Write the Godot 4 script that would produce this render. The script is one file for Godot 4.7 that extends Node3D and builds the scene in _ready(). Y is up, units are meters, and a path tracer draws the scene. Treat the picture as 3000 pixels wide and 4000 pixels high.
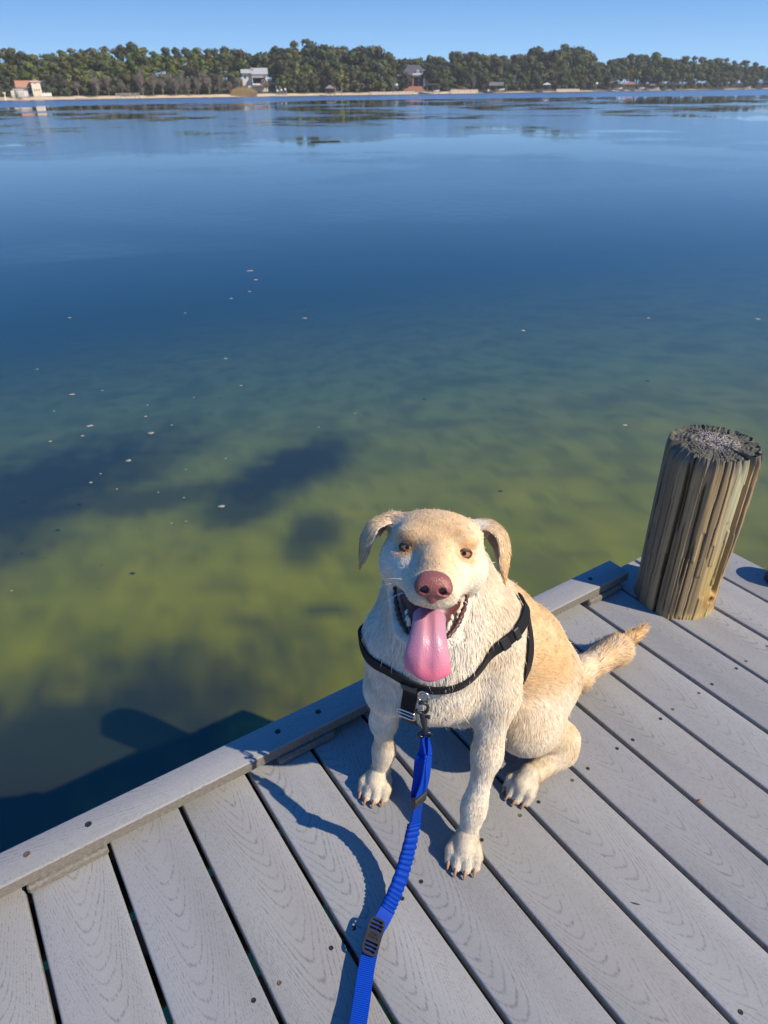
extends Node3D
# A yellow labrador on a grey composite dock, a shallow green lake behind it and a wooded shore far off.
# Deck surface is y = 0; the dock's own axes: x across the boards, z along them (towards the viewer), y up.

const WATER_Y := -0.95
const ALONG := Vector3(-0.5503, 0, -0.8350)    # along the boards, out over the water
const ACROSS := Vector3(0.8350, 0, -0.5503)    # across the boards
const GAP0 := -0.1495
const PITCH := 0.14646
const RAIL_IN := 0.966
const RAIL_W := 0.0728

var rng := RandomNumberGenerator.new()
var used_names := {}
var shared := {}

func _ready():
	rng.seed = 20240107
	# ---- camera
	var cam := Camera3D.new()
	cam.name = "camera"
	cam.fov = 72.754
	cam.near = 0.05
	cam.far = 3000.0
	cam.transform = Transform3D(Basis(Vector3(0.99996, -0.007254, 0.0044296), Vector3(0.0084997, 0.853433, -0.521133), Vector3(0, 0.521152, 0.853464)).orthonormalized(), Vector3(0, 1.25, 0))
	var lens := CameraAttributesPhysical.new()
	lens.frustum_focal_length = 16.291
	lens.frustum_focus_distance = 1.12
	lens.exposure_aperture = 7.0
	cam.attributes = lens
	cam.fov = 72.754
	cam.near = 0.05
	cam.far = 3000.0
	add_child(cam)
	# ---- sky
	var sky_mat := ProceduralSkyMaterial.new()
	sky_mat.sky_top_color = Color(0.018, 0.145, 0.50).linear_to_srgb()
	sky_mat.sky_horizon_color = Color(0.35, 0.62, 0.90).linear_to_srgb()
	sky_mat.sky_curve = 0.065
	sky_mat.ground_bottom_color = Color(0.05, 0.08, 0.09).linear_to_srgb()
	sky_mat.ground_horizon_color = Color(0.25, 0.35, 0.42).linear_to_srgb()
	sky_mat.sun_angle_max = 1.0
	var env := Environment.new()
	env.background_mode = Environment.BG_SKY
	env.sky = Sky.new()
	env.sky.sky_material = sky_mat
	env.tonemap_mode = Environment.TONE_MAPPER_LINEAR
	env.tonemap_exposure = 1.27
	env.sdfgi_enabled = true
	env.ssao_enabled = true
	env.ssil_enabled = true
	env.fog_enabled = true
	env.fog_density = 0.00028
	env.fog_light_color = Color(0.78, 0.80, 0.80)
	env.volumetric_fog_enabled = true
	env.volumetric_fog_density = 0.0
	var we := WorldEnvironment.new()
	we.name = "world_environment"
	we.environment = env
	add_child(we)
	# ---- sun: light travels towards azimuth -64 degrees, 41 degrees down
	var sun := DirectionalLight3D.new()
	sun.name = "sun"
	sun.light_energy = 1.6
	sun.light_color = Color(1.0, 0.945, 0.86)
	sun.light_angular_distance = 0.5
	sun.shadow_enabled = true
	sun.basis = Basis.looking_at(Vector3(-0.6783, -0.6561, -0.3308), Vector3.UP)
	add_child(sun)

	make_shared()
	build_lake()
	build_shore()
	build_dock()
	build_piling()
	build_black_object()
	build_dog()
	build_harness()
	build_leash()
	build_flecks()
	build_crumbs()

# ------------------------------------------------------------------ helpers
func lin(r: float, g: float, b: float) -> Color:
	return Color(r, g, b).linear_to_srgb()

func numbered(called: String) -> String:
	var n: int = used_names.get(called, 0)
	used_names[called] = n + 1
	return called if n == 0 else "%s_%03d" % [called, n]

func tag(o: Node, label: String, category: String, group := "", kind := ""):
	if label: o.set_meta("label", label)
	if category: o.set_meta("category", category)
	if group: o.set_meta("group", group)
	if kind: o.set_meta("kind", kind)

func thing(called: String, label: String, category: String, at := Vector3.ZERO, turn := 0.0, group := "") -> Node3D:
	var o := Node3D.new()
	o.name = numbered(called)
	o.position = at
	o.rotation.y = turn
	tag(o, label, category, group)
	add_child(o, true)
	return o

func put(called: String, mesh: Mesh, mat: Material, parent: Node = null, at := Vector3.ZERO) -> MeshInstance3D:
	var o := MeshInstance3D.new()
	o.name = called if parent else numbered(called)
	o.mesh = mesh
	if mat: o.material_override = mat
	o.position = at
	if parent: parent.add_child(o, true)
	else: add_child(o, true)
	return o

func plain(c: Color, rough := 0.8, metal := 0.0) -> StandardMaterial3D:
	var m := StandardMaterial3D.new()
	m.albedo_color = c
	m.roughness = rough
	m.metallic = metal
	return m

func tinted(rough := 0.85) -> StandardMaterial3D:      # colour comes from the vertices
	var m := StandardMaterial3D.new()
	m.vertex_color_use_as_albedo = true
	m.roughness = rough
	return m

func array_mesh(v: PackedVector3Array, n: PackedVector3Array, c: PackedColorArray, uv: PackedVector2Array, idx: PackedInt32Array) -> ArrayMesh:
	var a := []
	a.resize(Mesh.ARRAY_MAX)
	a[Mesh.ARRAY_VERTEX] = v
	if n.size(): a[Mesh.ARRAY_NORMAL] = n
	if c.size(): a[Mesh.ARRAY_COLOR] = c
	if uv.size(): a[Mesh.ARRAY_TEX_UV] = uv
	if idx.size(): a[Mesh.ARRAY_INDEX] = idx
	var m := ArrayMesh.new()
	m.add_surface_from_arrays(Mesh.PRIMITIVE_TRIANGLES, a)
	return m

# normals of an indexed grid-like mesh; front faces run clockwise
func smooth_normals(v: PackedVector3Array, idx: PackedInt32Array) -> PackedVector3Array:
	var n := PackedVector3Array()
	n.resize(v.size())
	for t in range(0, idx.size(), 3):
		var a := idx[t]
		var b := idx[t + 1]
		var c := idx[t + 2]
		var f := (v[c] - v[a]).cross(v[b] - v[a])
		n[a] += f
		n[b] += f
		n[c] += f
	for i in n.size():
		n[i] = n[i].normalized()
	return n

func st_new() -> SurfaceTool:
	var st := SurfaceTool.new()
	st.begin(Mesh.PRIMITIVE_TRIANGLES)
	return st

func tri(st: SurfaceTool, a: Vector3, b: Vector3, c: Vector3):
	st.add_vertex(a)
	st.add_vertex(b)
	st.add_vertex(c)

func quad(st: SurfaceTool, a: Vector3, b: Vector3, c: Vector3, d: Vector3):   # clockwise seen from the front
	tri(st, a, b, c)
	tri(st, a, c, d)

func add_box(st: SurfaceTool, lo: Vector3, hi: Vector3, xf := Transform3D()):
	var p := []
	for k in 8:
		p.append(xf * Vector3(hi.x if k & 1 else lo.x, hi.y if k & 2 else lo.y, hi.z if k & 4 else lo.z))
	quad(st, p[0], p[2], p[3], p[1])
	quad(st, p[5], p[7], p[6], p[4])
	quad(st, p[4], p[6], p[2], p[0])
	quad(st, p[1], p[3], p[7], p[5])
	quad(st, p[2], p[6], p[7], p[3])
	quad(st, p[4], p[0], p[1], p[5])

func done(st: SurfaceTool) -> ArrayMesh:
	st.generate_normals()
	return st.commit()

func box_mesh(lo: Vector3, hi: Vector3, xf := Transform3D()) -> ArrayMesh:
	var st := st_new()
	st.set_smooth_group(-1)
	add_box(st, lo, hi, xf)
	return done(st)

# a tube along points with a radius at each; ends closed
func tube_mesh(pts: PackedVector3Array, radii: PackedFloat32Array, sides := 8, flat := 1.0, up := Vector3.UP) -> ArrayMesh:
	var v := PackedVector3Array()
	var idx := PackedInt32Array()
	var m := pts.size()
	for i in m:
		var d := (pts[mini(i + 1, m - 1)] - pts[maxi(i - 1, 0)]).normalized()
		var side := d.cross(up)
		if side.length() < 0.01: side = d.cross(Vector3.RIGHT)
		side = side.normalized()
		var w := side.cross(d).normalized()
		for s in sides:
			var a := TAU * s / sides
			v.append(pts[i] + side * cos(a) * radii[i] + w * sin(a) * radii[i] * flat)
	for i in m - 1:
		for s in sides:
			var a := i * sides + s
			var b := i * sides + (s + 1) % sides
			idx.append_array([a, b, a + sides, b, b + sides, a + sides])
	var c0 := v.size()
	v.append(pts[0])
	v.append(pts[m - 1])
	for s in sides:
		idx.append_array([c0, (s + 1) % sides, s])
		idx.append_array([c0 + 1, (m - 1) * sides + s, (m - 1) * sides + (s + 1) % sides])
	return array_mesh(v, smooth_normals(v, idx), PackedColorArray(), PackedVector2Array(), idx)

func deck_to_world(b: float, y: float, a: float) -> Vector3:
	return ACROSS * b + ALONG * a + Vector3(0, y, 0)

func fnl(freq: float, sd: int, octaves := 3) -> FastNoiseLite:
	var n := FastNoiseLite.new()
	n.seed = sd
	n.noise_type = FastNoiseLite.TYPE_SIMPLEX_SMOOTH
	n.frequency = freq
	n.fractal_type = FastNoiseLite.FRACTAL_FBM if octaves > 1 else FastNoiseLite.FRACTAL_NONE
	n.fractal_octaves = octaves
	return n

func noise_normal(freq: float, sd: int, strength: float, size := 512, octaves := 4) -> NoiseTexture2D:
	var t := NoiseTexture2D.new()
	t.width = size
	t.height = size
	t.seamless = true
	t.as_normal_map = true
	t.bump_strength = strength
	t.noise = fnl(freq, sd, octaves)
	return t

# ------------------------------------------------------------------ shared materials
func make_shared():
	# the embossed grain of the composite boards: 8 strips, each 2 m by 0.14 m
	var w := 2048
	var strip := 128
	var n1 := fnl(1.0, 5, 2)
	var n2 := fnl(1.0, 6, 2)
	var n3 := fnl(1.0, 7, 1)
	var data := PackedByteArray()
	data.resize(w * strip * 8)
	for k in 8:
		var t0 := [0.004, -0.012, 0.015, 0.0, 0.045, -0.006, 0.010, -0.03][k] as float
		var sharp := [62.0, 48.0, 70.0, 55.0, 40.0, 66.0, 52.0, 45.0][k] as float
		var gap := [0.030, 0.025, 0.033, 0.028, 0.026, 0.031, 0.027, 0.029][k] as float
		for j in strip:
			var t := (j + 0.5) / strip * 0.14 - 0.07
			for i in w:
				var s := i * 2.0 / w
				var warp := n1.get_noise_3d(s * 2.2, t * 16.0, k * 11.0)
				var tt := absf(t - t0 - 0.012 * n2.get_noise_2d(s * 1.4, k * 7.0))
				var q := (s - sharp * pow(tt, 1.72) * 0.60 + warp * 0.042) / gap
				var fibre := n3.get_noise_2d(s * 60.0, t * 900.0 + k * 100.0)
				var fine := n3.get_noise_2d(s * 210.0 + 50.0, t * 520.0 + k * 57.0)
				var f := q - floorf(q)
				var width := 0.115 + 0.07 * warp + 0.13 * fibre
				var line := clampf((width - absf(f - 0.5)) * 7.0, 0.0, 1.0) * clampf(0.85 + 0.7 * n2.get_noise_2d(s * 5.0 + 31.0, q * 0.35), 0.3, 1.0)
				var val := 145.0 - 30.0 * line * (0.75 + 0.35 * fibre) + 7.0 * fine + 9.0 * n1.get_noise_2d(s * 1.1, t * 9.0 + k * 3.0)
				data[(k * strip + j) * w + i] = int(clampf(val, 0, 255))
	var img := Image.create_from_data(w, strip * 8, false, Image.FORMAT_L8, data)
	var tex := ImageTexture.create_from_image(img)
	for k in 3:
		var m := StandardMaterial3D.new()
		m.albedo_texture = tex
		m.albedo_color = [Color(0.995, 0.995, 0.985), Color(0.95, 0.95, 0.95), Color(0.98, 0.975, 0.955)][k]
		m.roughness = 0.56
		m.metallic_specular = 0.35
		m.heightmap_enabled = true
		m.heightmap_texture = tex
		m.heightmap_scale = 0.08
		shared["board%d" % k] = m
	# sawn, brushed faces of the kerb rail
	var e := StandardMaterial3D.new()
	e.vertex_color_use_as_albedo = false
	var en := NoiseTexture2D.new()
	en.width = 512
	en.height = 512
	en.seamless = true
	en.noise = fnl(0.02, 12, 5)
	var ramp := Gradient.new()
	ramp.offsets = PackedFloat32Array([0.0, 0.4, 0.62, 1.0])
	ramp.colors = PackedColorArray([Color(0.36, 0.34, 0.31), Color(0.42, 0.40, 0.365), Color(0.46, 0.44, 0.405), Color(0.53, 0.51, 0.48)])
	en.color_ramp = ramp
	e.albedo_texture = en
	e.uv1_triplanar = true
	e.uv1_scale = Vector3(9.0, 40.0, 9.0)
	e.roughness = 0.9
	e.heightmap_enabled = false
	shared["sawn"] = e
	shared["screw"] = plain(lin(0.010, 0.009, 0.009), 0.7)  # near black: shade of the sunk screw hole put into the colour
	shared["rusty_screw"] = plain(lin(0.16, 0.11, 0.075), 0.55, 0.5)
	shared["dark_timber"] = plain(lin(0.075, 0.055, 0.035), 0.9)

# ------------------------------------------------------------------ lake
func bed_depth(x: float, z: float, n: FastNoiseLite) -> float:
	var d := 0.80 + 0.05 * n.get_noise_2d(x * 0.6, z * 0.6)
	var away := -(z + 5.2) - x * 0.55            # the shelf falls off towards the upper left of the view
	d += 0.060 * maxf(away, 0.0) + 0.007 * maxf(away, 0.0) * maxf(away, 0.0)
	return 0.8 + 4.6 * (1.0 - exp(-(d - 0.8) / 4.6))

func build_lake():
	var n := fnl(1.0, 40, 3)
	var n2 := fnl(1.0, 41, 4)
	var v := PackedVector3Array()
	var c := PackedColorArray()
	var idx := PackedInt32Array()
	var nx := 260
	var nz := 300
	# weed beds, and shade painted into the wide one by the dock: x, z, half width, half length, turn, strength
	var weeds_and_shade := [[-0.92, -5.80, 0.52, 1.12, -0.59, 1.0], [-1.25, -5.0, 0.42, 0.30, 0.2, 0.85], [-0.55, -4.55, 0.24, 0.40, -0.3, 0.85], [-0.40, -3.65, 0.24, 0.10, 0.2, 0.7], [-0.36, -3.15, 0.14, 0.09, 0.1, 0.5],
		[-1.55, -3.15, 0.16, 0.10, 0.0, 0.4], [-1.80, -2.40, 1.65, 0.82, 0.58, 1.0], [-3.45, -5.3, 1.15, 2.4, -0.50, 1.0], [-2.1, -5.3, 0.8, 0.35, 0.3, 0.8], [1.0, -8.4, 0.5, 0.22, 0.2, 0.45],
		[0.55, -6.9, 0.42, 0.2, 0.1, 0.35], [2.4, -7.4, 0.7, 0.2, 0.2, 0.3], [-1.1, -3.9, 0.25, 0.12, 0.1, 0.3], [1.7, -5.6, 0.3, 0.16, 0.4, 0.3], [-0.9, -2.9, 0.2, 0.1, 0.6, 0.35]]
	for j in nz + 1:
		var z := 4.0 - 42.0 * pow(float(j) / nz, 1.35)
		for i in nx + 1:
			var s := float(i) / nx * 2.0 - 1.0
			var x := (absf(s) * 7.0 + 22.0 * absf(s) * s * s) * signf(s)
			v.append(Vector3(x, WATER_Y - bed_depth(x, z, n) + 0.008 * n2.get_noise_2d(x * 3.0, z * 3.0), z))
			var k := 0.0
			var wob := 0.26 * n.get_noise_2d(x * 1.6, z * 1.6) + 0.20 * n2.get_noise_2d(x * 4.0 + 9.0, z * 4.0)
			for b in weeds_and_shade:
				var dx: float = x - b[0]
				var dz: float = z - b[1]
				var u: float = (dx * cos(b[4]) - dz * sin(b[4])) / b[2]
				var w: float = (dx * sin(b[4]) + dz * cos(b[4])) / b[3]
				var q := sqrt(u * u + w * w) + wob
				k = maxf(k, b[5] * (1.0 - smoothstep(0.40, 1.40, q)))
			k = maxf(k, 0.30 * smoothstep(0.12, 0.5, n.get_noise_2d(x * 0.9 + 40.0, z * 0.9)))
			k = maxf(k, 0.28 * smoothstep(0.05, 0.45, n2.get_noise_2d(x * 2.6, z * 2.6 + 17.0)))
			var base := Color(0.170, 0.188, 0.004).lerp(Color(0.225, 0.228, 0.008), clampf(0.5 + n2.get_noise_2d(x * 1.1 + 70.0, z * 1.1), 0, 1))
			base = base.lerp(Color(0.115, 0.185, 0.070), smoothstep(3.6, 9.0, -z - x * 0.25))
			base *= 1.0 + 0.18 * n2.get_noise_2d(x * 2.4, z * 2.4)
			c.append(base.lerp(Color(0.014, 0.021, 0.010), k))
	for j in nz:
		for i in nx:
			var a := j * (nx + 1) + i
			idx.append_array([a, a + nx + 1, a + 1, a + 1, a + nx + 1, a + nx + 2])
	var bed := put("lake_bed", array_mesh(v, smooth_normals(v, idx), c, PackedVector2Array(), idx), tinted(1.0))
	tag(bed, "", "", "", "structure")
	var deep := put("lake_bottom", box_mesh(Vector3(-900, -6.4, -900), Vector3(900, -6.0, 120)), plain(lin(0.02, 0.03, 0.02), 1.0))
	tag(deep, "", "", "", "structure")

	# the water's body
	var body := FogVolume.new()
	body.name = "lake_water_body"
	body.shape = RenderingServer.FOG_VOLUME_SHAPE_BOX
	body.size = Vector3(1790, 6.0, 1010)
	body.position = Vector3(0, WATER_Y - 0.004 - 3.0, -395)
	var fm := FogMaterial.new()
	fm.density = 0.19
	fm.albedo = lin(0.028, 0.100, 0.085)
	body.material = fm
	tag(body, "", "", "", "structure")
	add_child(body)

	# the surface: one sheet on a polar grid, split into calm water, skim film and wind-ruffled water
	var calm := StandardMaterial3D.new()
	calm.transparency = BaseMaterial3D.TRANSPARENCY_ALPHA
	calm.albedo_color = Color(0.30, 0.45, 0.50, 0.006)
	calm.roughness = 0.0
	calm.metallic_specular = 0.5
	calm.normal_enabled = true
	calm.normal_texture = noise_normal(0.012, 51, 6.0)
	calm.normal_scale = 0.016
	var films := []
	for k in 4:
		var t := (k + 1) / 4.0
		var film := calm.duplicate()
		film.albedo_color = Color(0.44, 0.56, 0.62, lerpf(0.006, 0.10, t))
		film.roughness = lerpf(0.02, 0.15, t)
		film.normal_scale = lerpf(0.02, 0.09, t)
		films.append(film)
	var ruffled := calm.duplicate()
	ruffled.roughness = 0.24
	ruffled.normal_scale = 0.9
	var streak := fnl(1.0, 60, 4)
	var patch := fnl(1.0, 61, 3)
	v = PackedVector3Array()
	var uv := PackedVector2Array()
	var na := 680
	var nr := 350
	for j in nr + 1:
		var r := 0.3 * pow(2600.0, float(j) / nr)
		for i in na + 1:
			var s := float(i) / na * 2.0 - 1.0
			var az := deg_to_rad(34.0 * s + 146.0 * pow(absf(s), 9.0) * signf(s))
			v.append(Vector3(sin(az) * r, WATER_Y, -cos(az) * r))
			uv.append(Vector2(sin(az) * r, -cos(az) * r) / 2.5)
	var parts := []
	for k in 6: parts.append(PackedInt32Array())
	for j in nr:
		for i in na:
			var a := j * (na + 1) + i
			var p := (v[a] + v[a + na + 2]) * 0.5
			var r := Vector2(p.x, p.z).length()
			var az := rad_to_deg(atan2(p.x, -p.z))
			var which := 0
			if p.z < 0 and r > 12.0:
				var edge := 138.0 + 1.2 * (az + 25.0) + 16.0 * streak.get_noise_2d(p.x * 0.02, p.z * 0.06)
				if r > edge:
					which = 5
				else:
					var k := streak.get_noise_2d(p.x * 0.035 + 5.0, p.z * 0.035) + 0.40 * patch.get_noise_2d(p.x * 0.16, p.z * 0.22)
					var open := -0.30 if r > 26.0 else lerpf(0.40, -0.30, (r - 12.0) / 14.0)
					if r > 100.0: open = lerpf(-0.30, 0.0, (r - 100.0) / 50.0)
					which = clampi(int(ceil((k - open) / 0.09)), 0, 4)
					if r > 40.0:
						var gap := streak.get_noise_2d(p.x * 0.040 + 80.0, p.z * 0.030) + 0.12 * patch.get_noise_2d(p.x * 0.3, p.z * 0.3)
						which = mini(which, clampi(int((0.46 - gap) / 0.05), 0, 4))
			var into: PackedInt32Array = parts[which]
			into.append_array([a, a + na + 1, a + 1, a + 1, a + na + 1, a + na + 2])
	var am := ArrayMesh.new()
	var mats := [calm, films[0], films[1], films[2], films[3], ruffled]
	var up := PackedVector3Array()
	up.resize(v.size())
	up.fill(Vector3.UP)
	for k in 6:
		# keep only the vertices this surface uses
		var remap := {}
		var sv := PackedVector3Array()
		var sn := PackedVector3Array()
		var su := PackedVector2Array()
		var si := PackedInt32Array()
		for q in parts[k]:
			if not remap.has(q):
				remap[q] = sv.size()
				sv.append(v[q])
				sn.append(Vector3.UP)
				su.append(uv[q])
			si.append(remap[q])
		var arr := []
		arr.resize(Mesh.ARRAY_MAX)
		arr[Mesh.ARRAY_VERTEX] = sv
		arr[Mesh.ARRAY_NORMAL] = sn
		arr[Mesh.ARRAY_TEX_UV] = su
		arr[Mesh.ARRAY_INDEX] = si
		am.add_surface_from_arrays(Mesh.PRIMITIVE_TRIANGLES, arr)
		am.surface_set_material(k, mats[k])
	var surf := put("lake_water", am, null)
	tag(surf, "", "", "", "structure")

# ------------------------------------------------------------------ dock
func board_mesh(x0: float, x1: float, a0: float, a1: float, top: float, thick: float, variant: int, flip: bool, shift: float) -> ArrayMesh:
	# a board with eased top edges, along -z from -a0 to -a1; two surfaces: grained top and edges, sawn ends
	var w := x1 - x0
	var r := 0.0045
	var prof := []                        # across, height
	prof.append(Vector2(0, -thick + 0.002))
	prof.append(Vector2(0, -r))
	for k in range(1, 4):
		var an := PI / 2 * k / 3.0
		prof.append(Vector2(r - r * cos(an), -r + r * sin(an)))
	for k in range(0, 4):
		var an := PI / 2 * k / 3.0
		prof.append(Vector2(w - r + r * sin(an), -r + r * cos(an)))
	prof.append(Vector2(w, -thick + 0.002))
	prof.append(Vector2(w - 0.002, -thick))
	prof.append(Vector2(0.002, -thick))
	var st := st_new()
	var segs := 6
	var m := prof.size()
	for i in m:
		var p: Vector2 = prof[i]
		var q: Vector2 = prof[(i + 1) % m]
		st.set_smooth_group(0)
		for s in segs:
			var za := -lerpf(a0, a1, float(s) / segs)
			var zb := -lerpf(a0, a1, float(s + 1) / segs)
			var pts := [Vector3(x0 + p.x, top + p.y, za), Vector3(x0 + q.x, top + q.y, za), Vector3(x0 + q.x, top + q.y, zb), Vector3(x0 + p.x, top + p.y, zb)]
			var uvs := []
			for e in 4:
				var tv: float = (pts[e].x - x0) / w
				if flip: tv = 1.0 - tv
				uvs.append(Vector2((-pts[e].z + shift) / 2.0, (variant + 0.04 + 0.92 * tv) / 8.0))
			for e in [0, 2, 1, 0, 3, 2]:
				st.set_uv(uvs[e])
				st.add_vertex(pts[e])
	# ends
	st.set_smooth_group(-1)
	for z in [-a0, -a1]:
		for i in range(1, m - 1):
			var t := [Vector3(x0 + prof[0].x, top + prof[0].y, z), Vector3(x0 + prof[i].x, top + prof[i].y, z), Vector3(x0 + prof[i + 1].x, top + prof[i + 1].y, z)]
			for e in ([0, 1, 2] if z == -a0 else [0, 2, 1]):
				st.set_uv(Vector2(0.3 + t[e].x, (variant + 0.5) / 8.0))
				st.add_vertex(t[e])
	return done(st)

func build_dock():
	var dock := thing("boat_dock", "grey composite boat dock with embossed wood grain boards under the dog", "dock")
	dock.transform = Transform3D(Basis(ACROSS, Vector3.UP, -ALONG).orthonormalized(), Vector3.ZERO)
	var screw_st := st_new()
	lathe_into(screw_st, [Vector2(0.0, 0.0003), Vector2(0.0022, 0.0004), Vector2(0.0030, 0.0008), Vector2(0.0036, 0.0008), Vector2(0.0042, 0.0)], 12)
	var screw := done(screw_st)
	for k in range(-9, 14):
		var x0 := GAP0 + k * PITCH + 0.0044
		var x1 := GAP0 + (k + 1) * PITCH - 0.0044
		var dy := rng.randf_range(-0.0006, 0.0006)
		var pick := (k + 16) * 5 % 8
		var b := put("deck_board", board_mesh(x0, x1, -4.0, 1.036, dy, 0.025, pick, rng.randf() < 0.5, rng.randf_range(0, 2)), shared["board%d" % ((k + 9) * 7 % 3)], dock)
		for row in [0.575 + 0.0012 * k, 0.128, -0.33]:
			for side in [-1, 1]:
				var at := Vector3(x0 + (x1 - x0) * (0.5 + side * 0.352) + rng.randf_range(-0.003, 0.003), dy + 0.0002, -row + rng.randf_range(-0.004, 0.004))
				put("screw", screw, shared["rusty_screw"] if rng.randf() < 0.15 else shared["screw"], b, at)
	# the kerb rail along the water side, on blocks
	var rail_st := st_new()
	var rail := put("kerb_rail", rail_mesh(), null, dock)
	var rs := st_new()
	lathe_into(rs, [Vector2(0.0, 0.0003), Vector2(0.0030, 0.0004), Vector2(0.0042, 0.0009), Vector2(0.0055, 0.0012), Vector2(0.0066, 0.0)], 12)
	var rail_screw := done(rs)
	for b in [-0.90, -0.78, -0.50, -0.132, -0.022, 0.38, 0.481, 0.86, 0.97, 1.368]:
		put("screw", rail_screw, shared["rusty_screw"] if b == -0.132 else shared["screw"], rail, Vector3(b, 0.0477, -1.007))
	for bl in [[-0.74, -0.59], [-0.148, -0.004], [0.357, 0.496], [0.80, 0.94], [1.318, 1.456]]:
		put("rail_block", bevel_box(Vector3(bl[0], 0.0005, -1.028), Vector3(bl[1], 0.0201, -0.957), 0.004), shared["sawn"], dock)
	# timber underneath
	for row in [1.0, 0.79, 0.58, 0.355, 0.128, -0.10, -0.33, -0.56, -0.8, -1.7, -2.6, -3.5]:  # extra joists between the screw rows are added to keep the gaps dark
		put("joist", bevel_box(Vector3(-1.45, -0.215, -row - 0.036), Vector3(1.86, -0.0262, -row + 0.036), 0.002), shared["dark_timber"], dock)
	put("fascia_beam", bevel_box(Vector3(1.865, -0.22, -1.03), Vector3(1.905, -0.0264, 3.9), 0.002), shared["dark_timber"], dock)
	for k in 3:  # added boards, out of view, that keep sun off the bed below
		put("added_skirt_board", bevel_box(Vector3(1.866, -0.22 - 0.235 * (k + 1), -1.03), Vector3(1.900, -0.23 - 0.235 * k, 3.9), 0.002), shared["dark_timber"], dock)
	for p in [[-0.6, 0.86], [1.75, -0.6]]:
		put("support_post", tube_mesh(PackedVector3Array([Vector3(p[0], -2.3, -p[1]), Vector3(p[0], -0.22, -p[1])]), PackedFloat32Array([0.1, 0.1]), 20), shared["dark_timber"], dock)

func lathe_into(st: SurfaceTool, prof: Array, sides: int):
	for i in prof.size() - 1:
		for s in sides:
			var a := TAU * s / sides
			var b := TAU * (s + 1) / sides
			var p: Vector2 = prof[i]
			var q: Vector2 = prof[i + 1]
			quad(st, Vector3(cos(a) * p.x, p.y, sin(a) * p.x), Vector3(cos(b) * p.x, p.y, sin(b) * p.x), Vector3(cos(b) * q.x, q.y, sin(b) * q.x), Vector3(cos(a) * q.x, q.y, sin(a) * q.x))

func bevel_box(lo: Vector3, hi: Vector3, r: float) -> ArrayMesh:
	var st := st_new()
	st.set_smooth_group(-1)
	var c := (lo + hi) * 0.5
	var h := (hi - lo) * 0.5
	# corner points of the three face sets
	var f := func(sx: float, sy: float, sz: float, ax: int) -> Vector3:
		var q := h - Vector3(r, r, r)
		q[ax] = h[ax]
		return c + Vector3(sx * q.x, sy * q.y, sz * q.z)
	for s in [-1.0, 1.0]:
		var fx := [f.call(s, -1, -1, 0), f.call(s, 1, -1, 0), f.call(s, 1, 1, 0), f.call(s, -1, 1, 0)]
		var fy := [f.call(-1, s, -1, 1), f.call(-1, s, 1, 1), f.call(1, s, 1, 1), f.call(1, s, -1, 1)]
		var fz := [f.call(-1, -1, s, 2), f.call(1, -1, s, 2), f.call(1, 1, s, 2), f.call(-1, 1, s, 2)]
		for face in [fx, fy, fz]:
			facing(st, face, c)
	for s in [-1.0, 1.0]:
		for t in [-1.0, 1.0]:
			facing(st, [f.call(s, t, -1, 0), f.call(s, t, 1, 0), f.call(s, t, 1, 1), f.call(s, t, -1, 1)], c)
			facing(st, [f.call(-1, s, t, 1), f.call(1, s, t, 1), f.call(1, s, t, 2), f.call(-1, s, t, 2)], c)
			facing(st, [f.call(s, -1, t, 0), f.call(s, 1, t, 0), f.call(s, 1, t, 2), f.call(s, -1, t, 2)], c)
			for w in [-1.0, 1.0]:
				facing(st, [f.call(s, t, w, 0), f.call(s, t, w, 1), f.call(s, t, w, 2)], c)
	return done(st)

func facing(st: SurfaceTool, p: Array, away: Vector3):      # a convex polygon turned to look away from a point
	var mid := Vector3.ZERO
	for q in p: mid += q / p.size()
	var n: Vector3 = (p[2] - p[0]).cross(p[1] - p[0])
	var flip := n.dot(mid - away) < 0
	for i in range(1, p.size() - 1):
		if flip: tri(st, p[0], p[i + 1], p[i])
		else: tri(st, p[0], p[i], p[i + 1])

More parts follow.
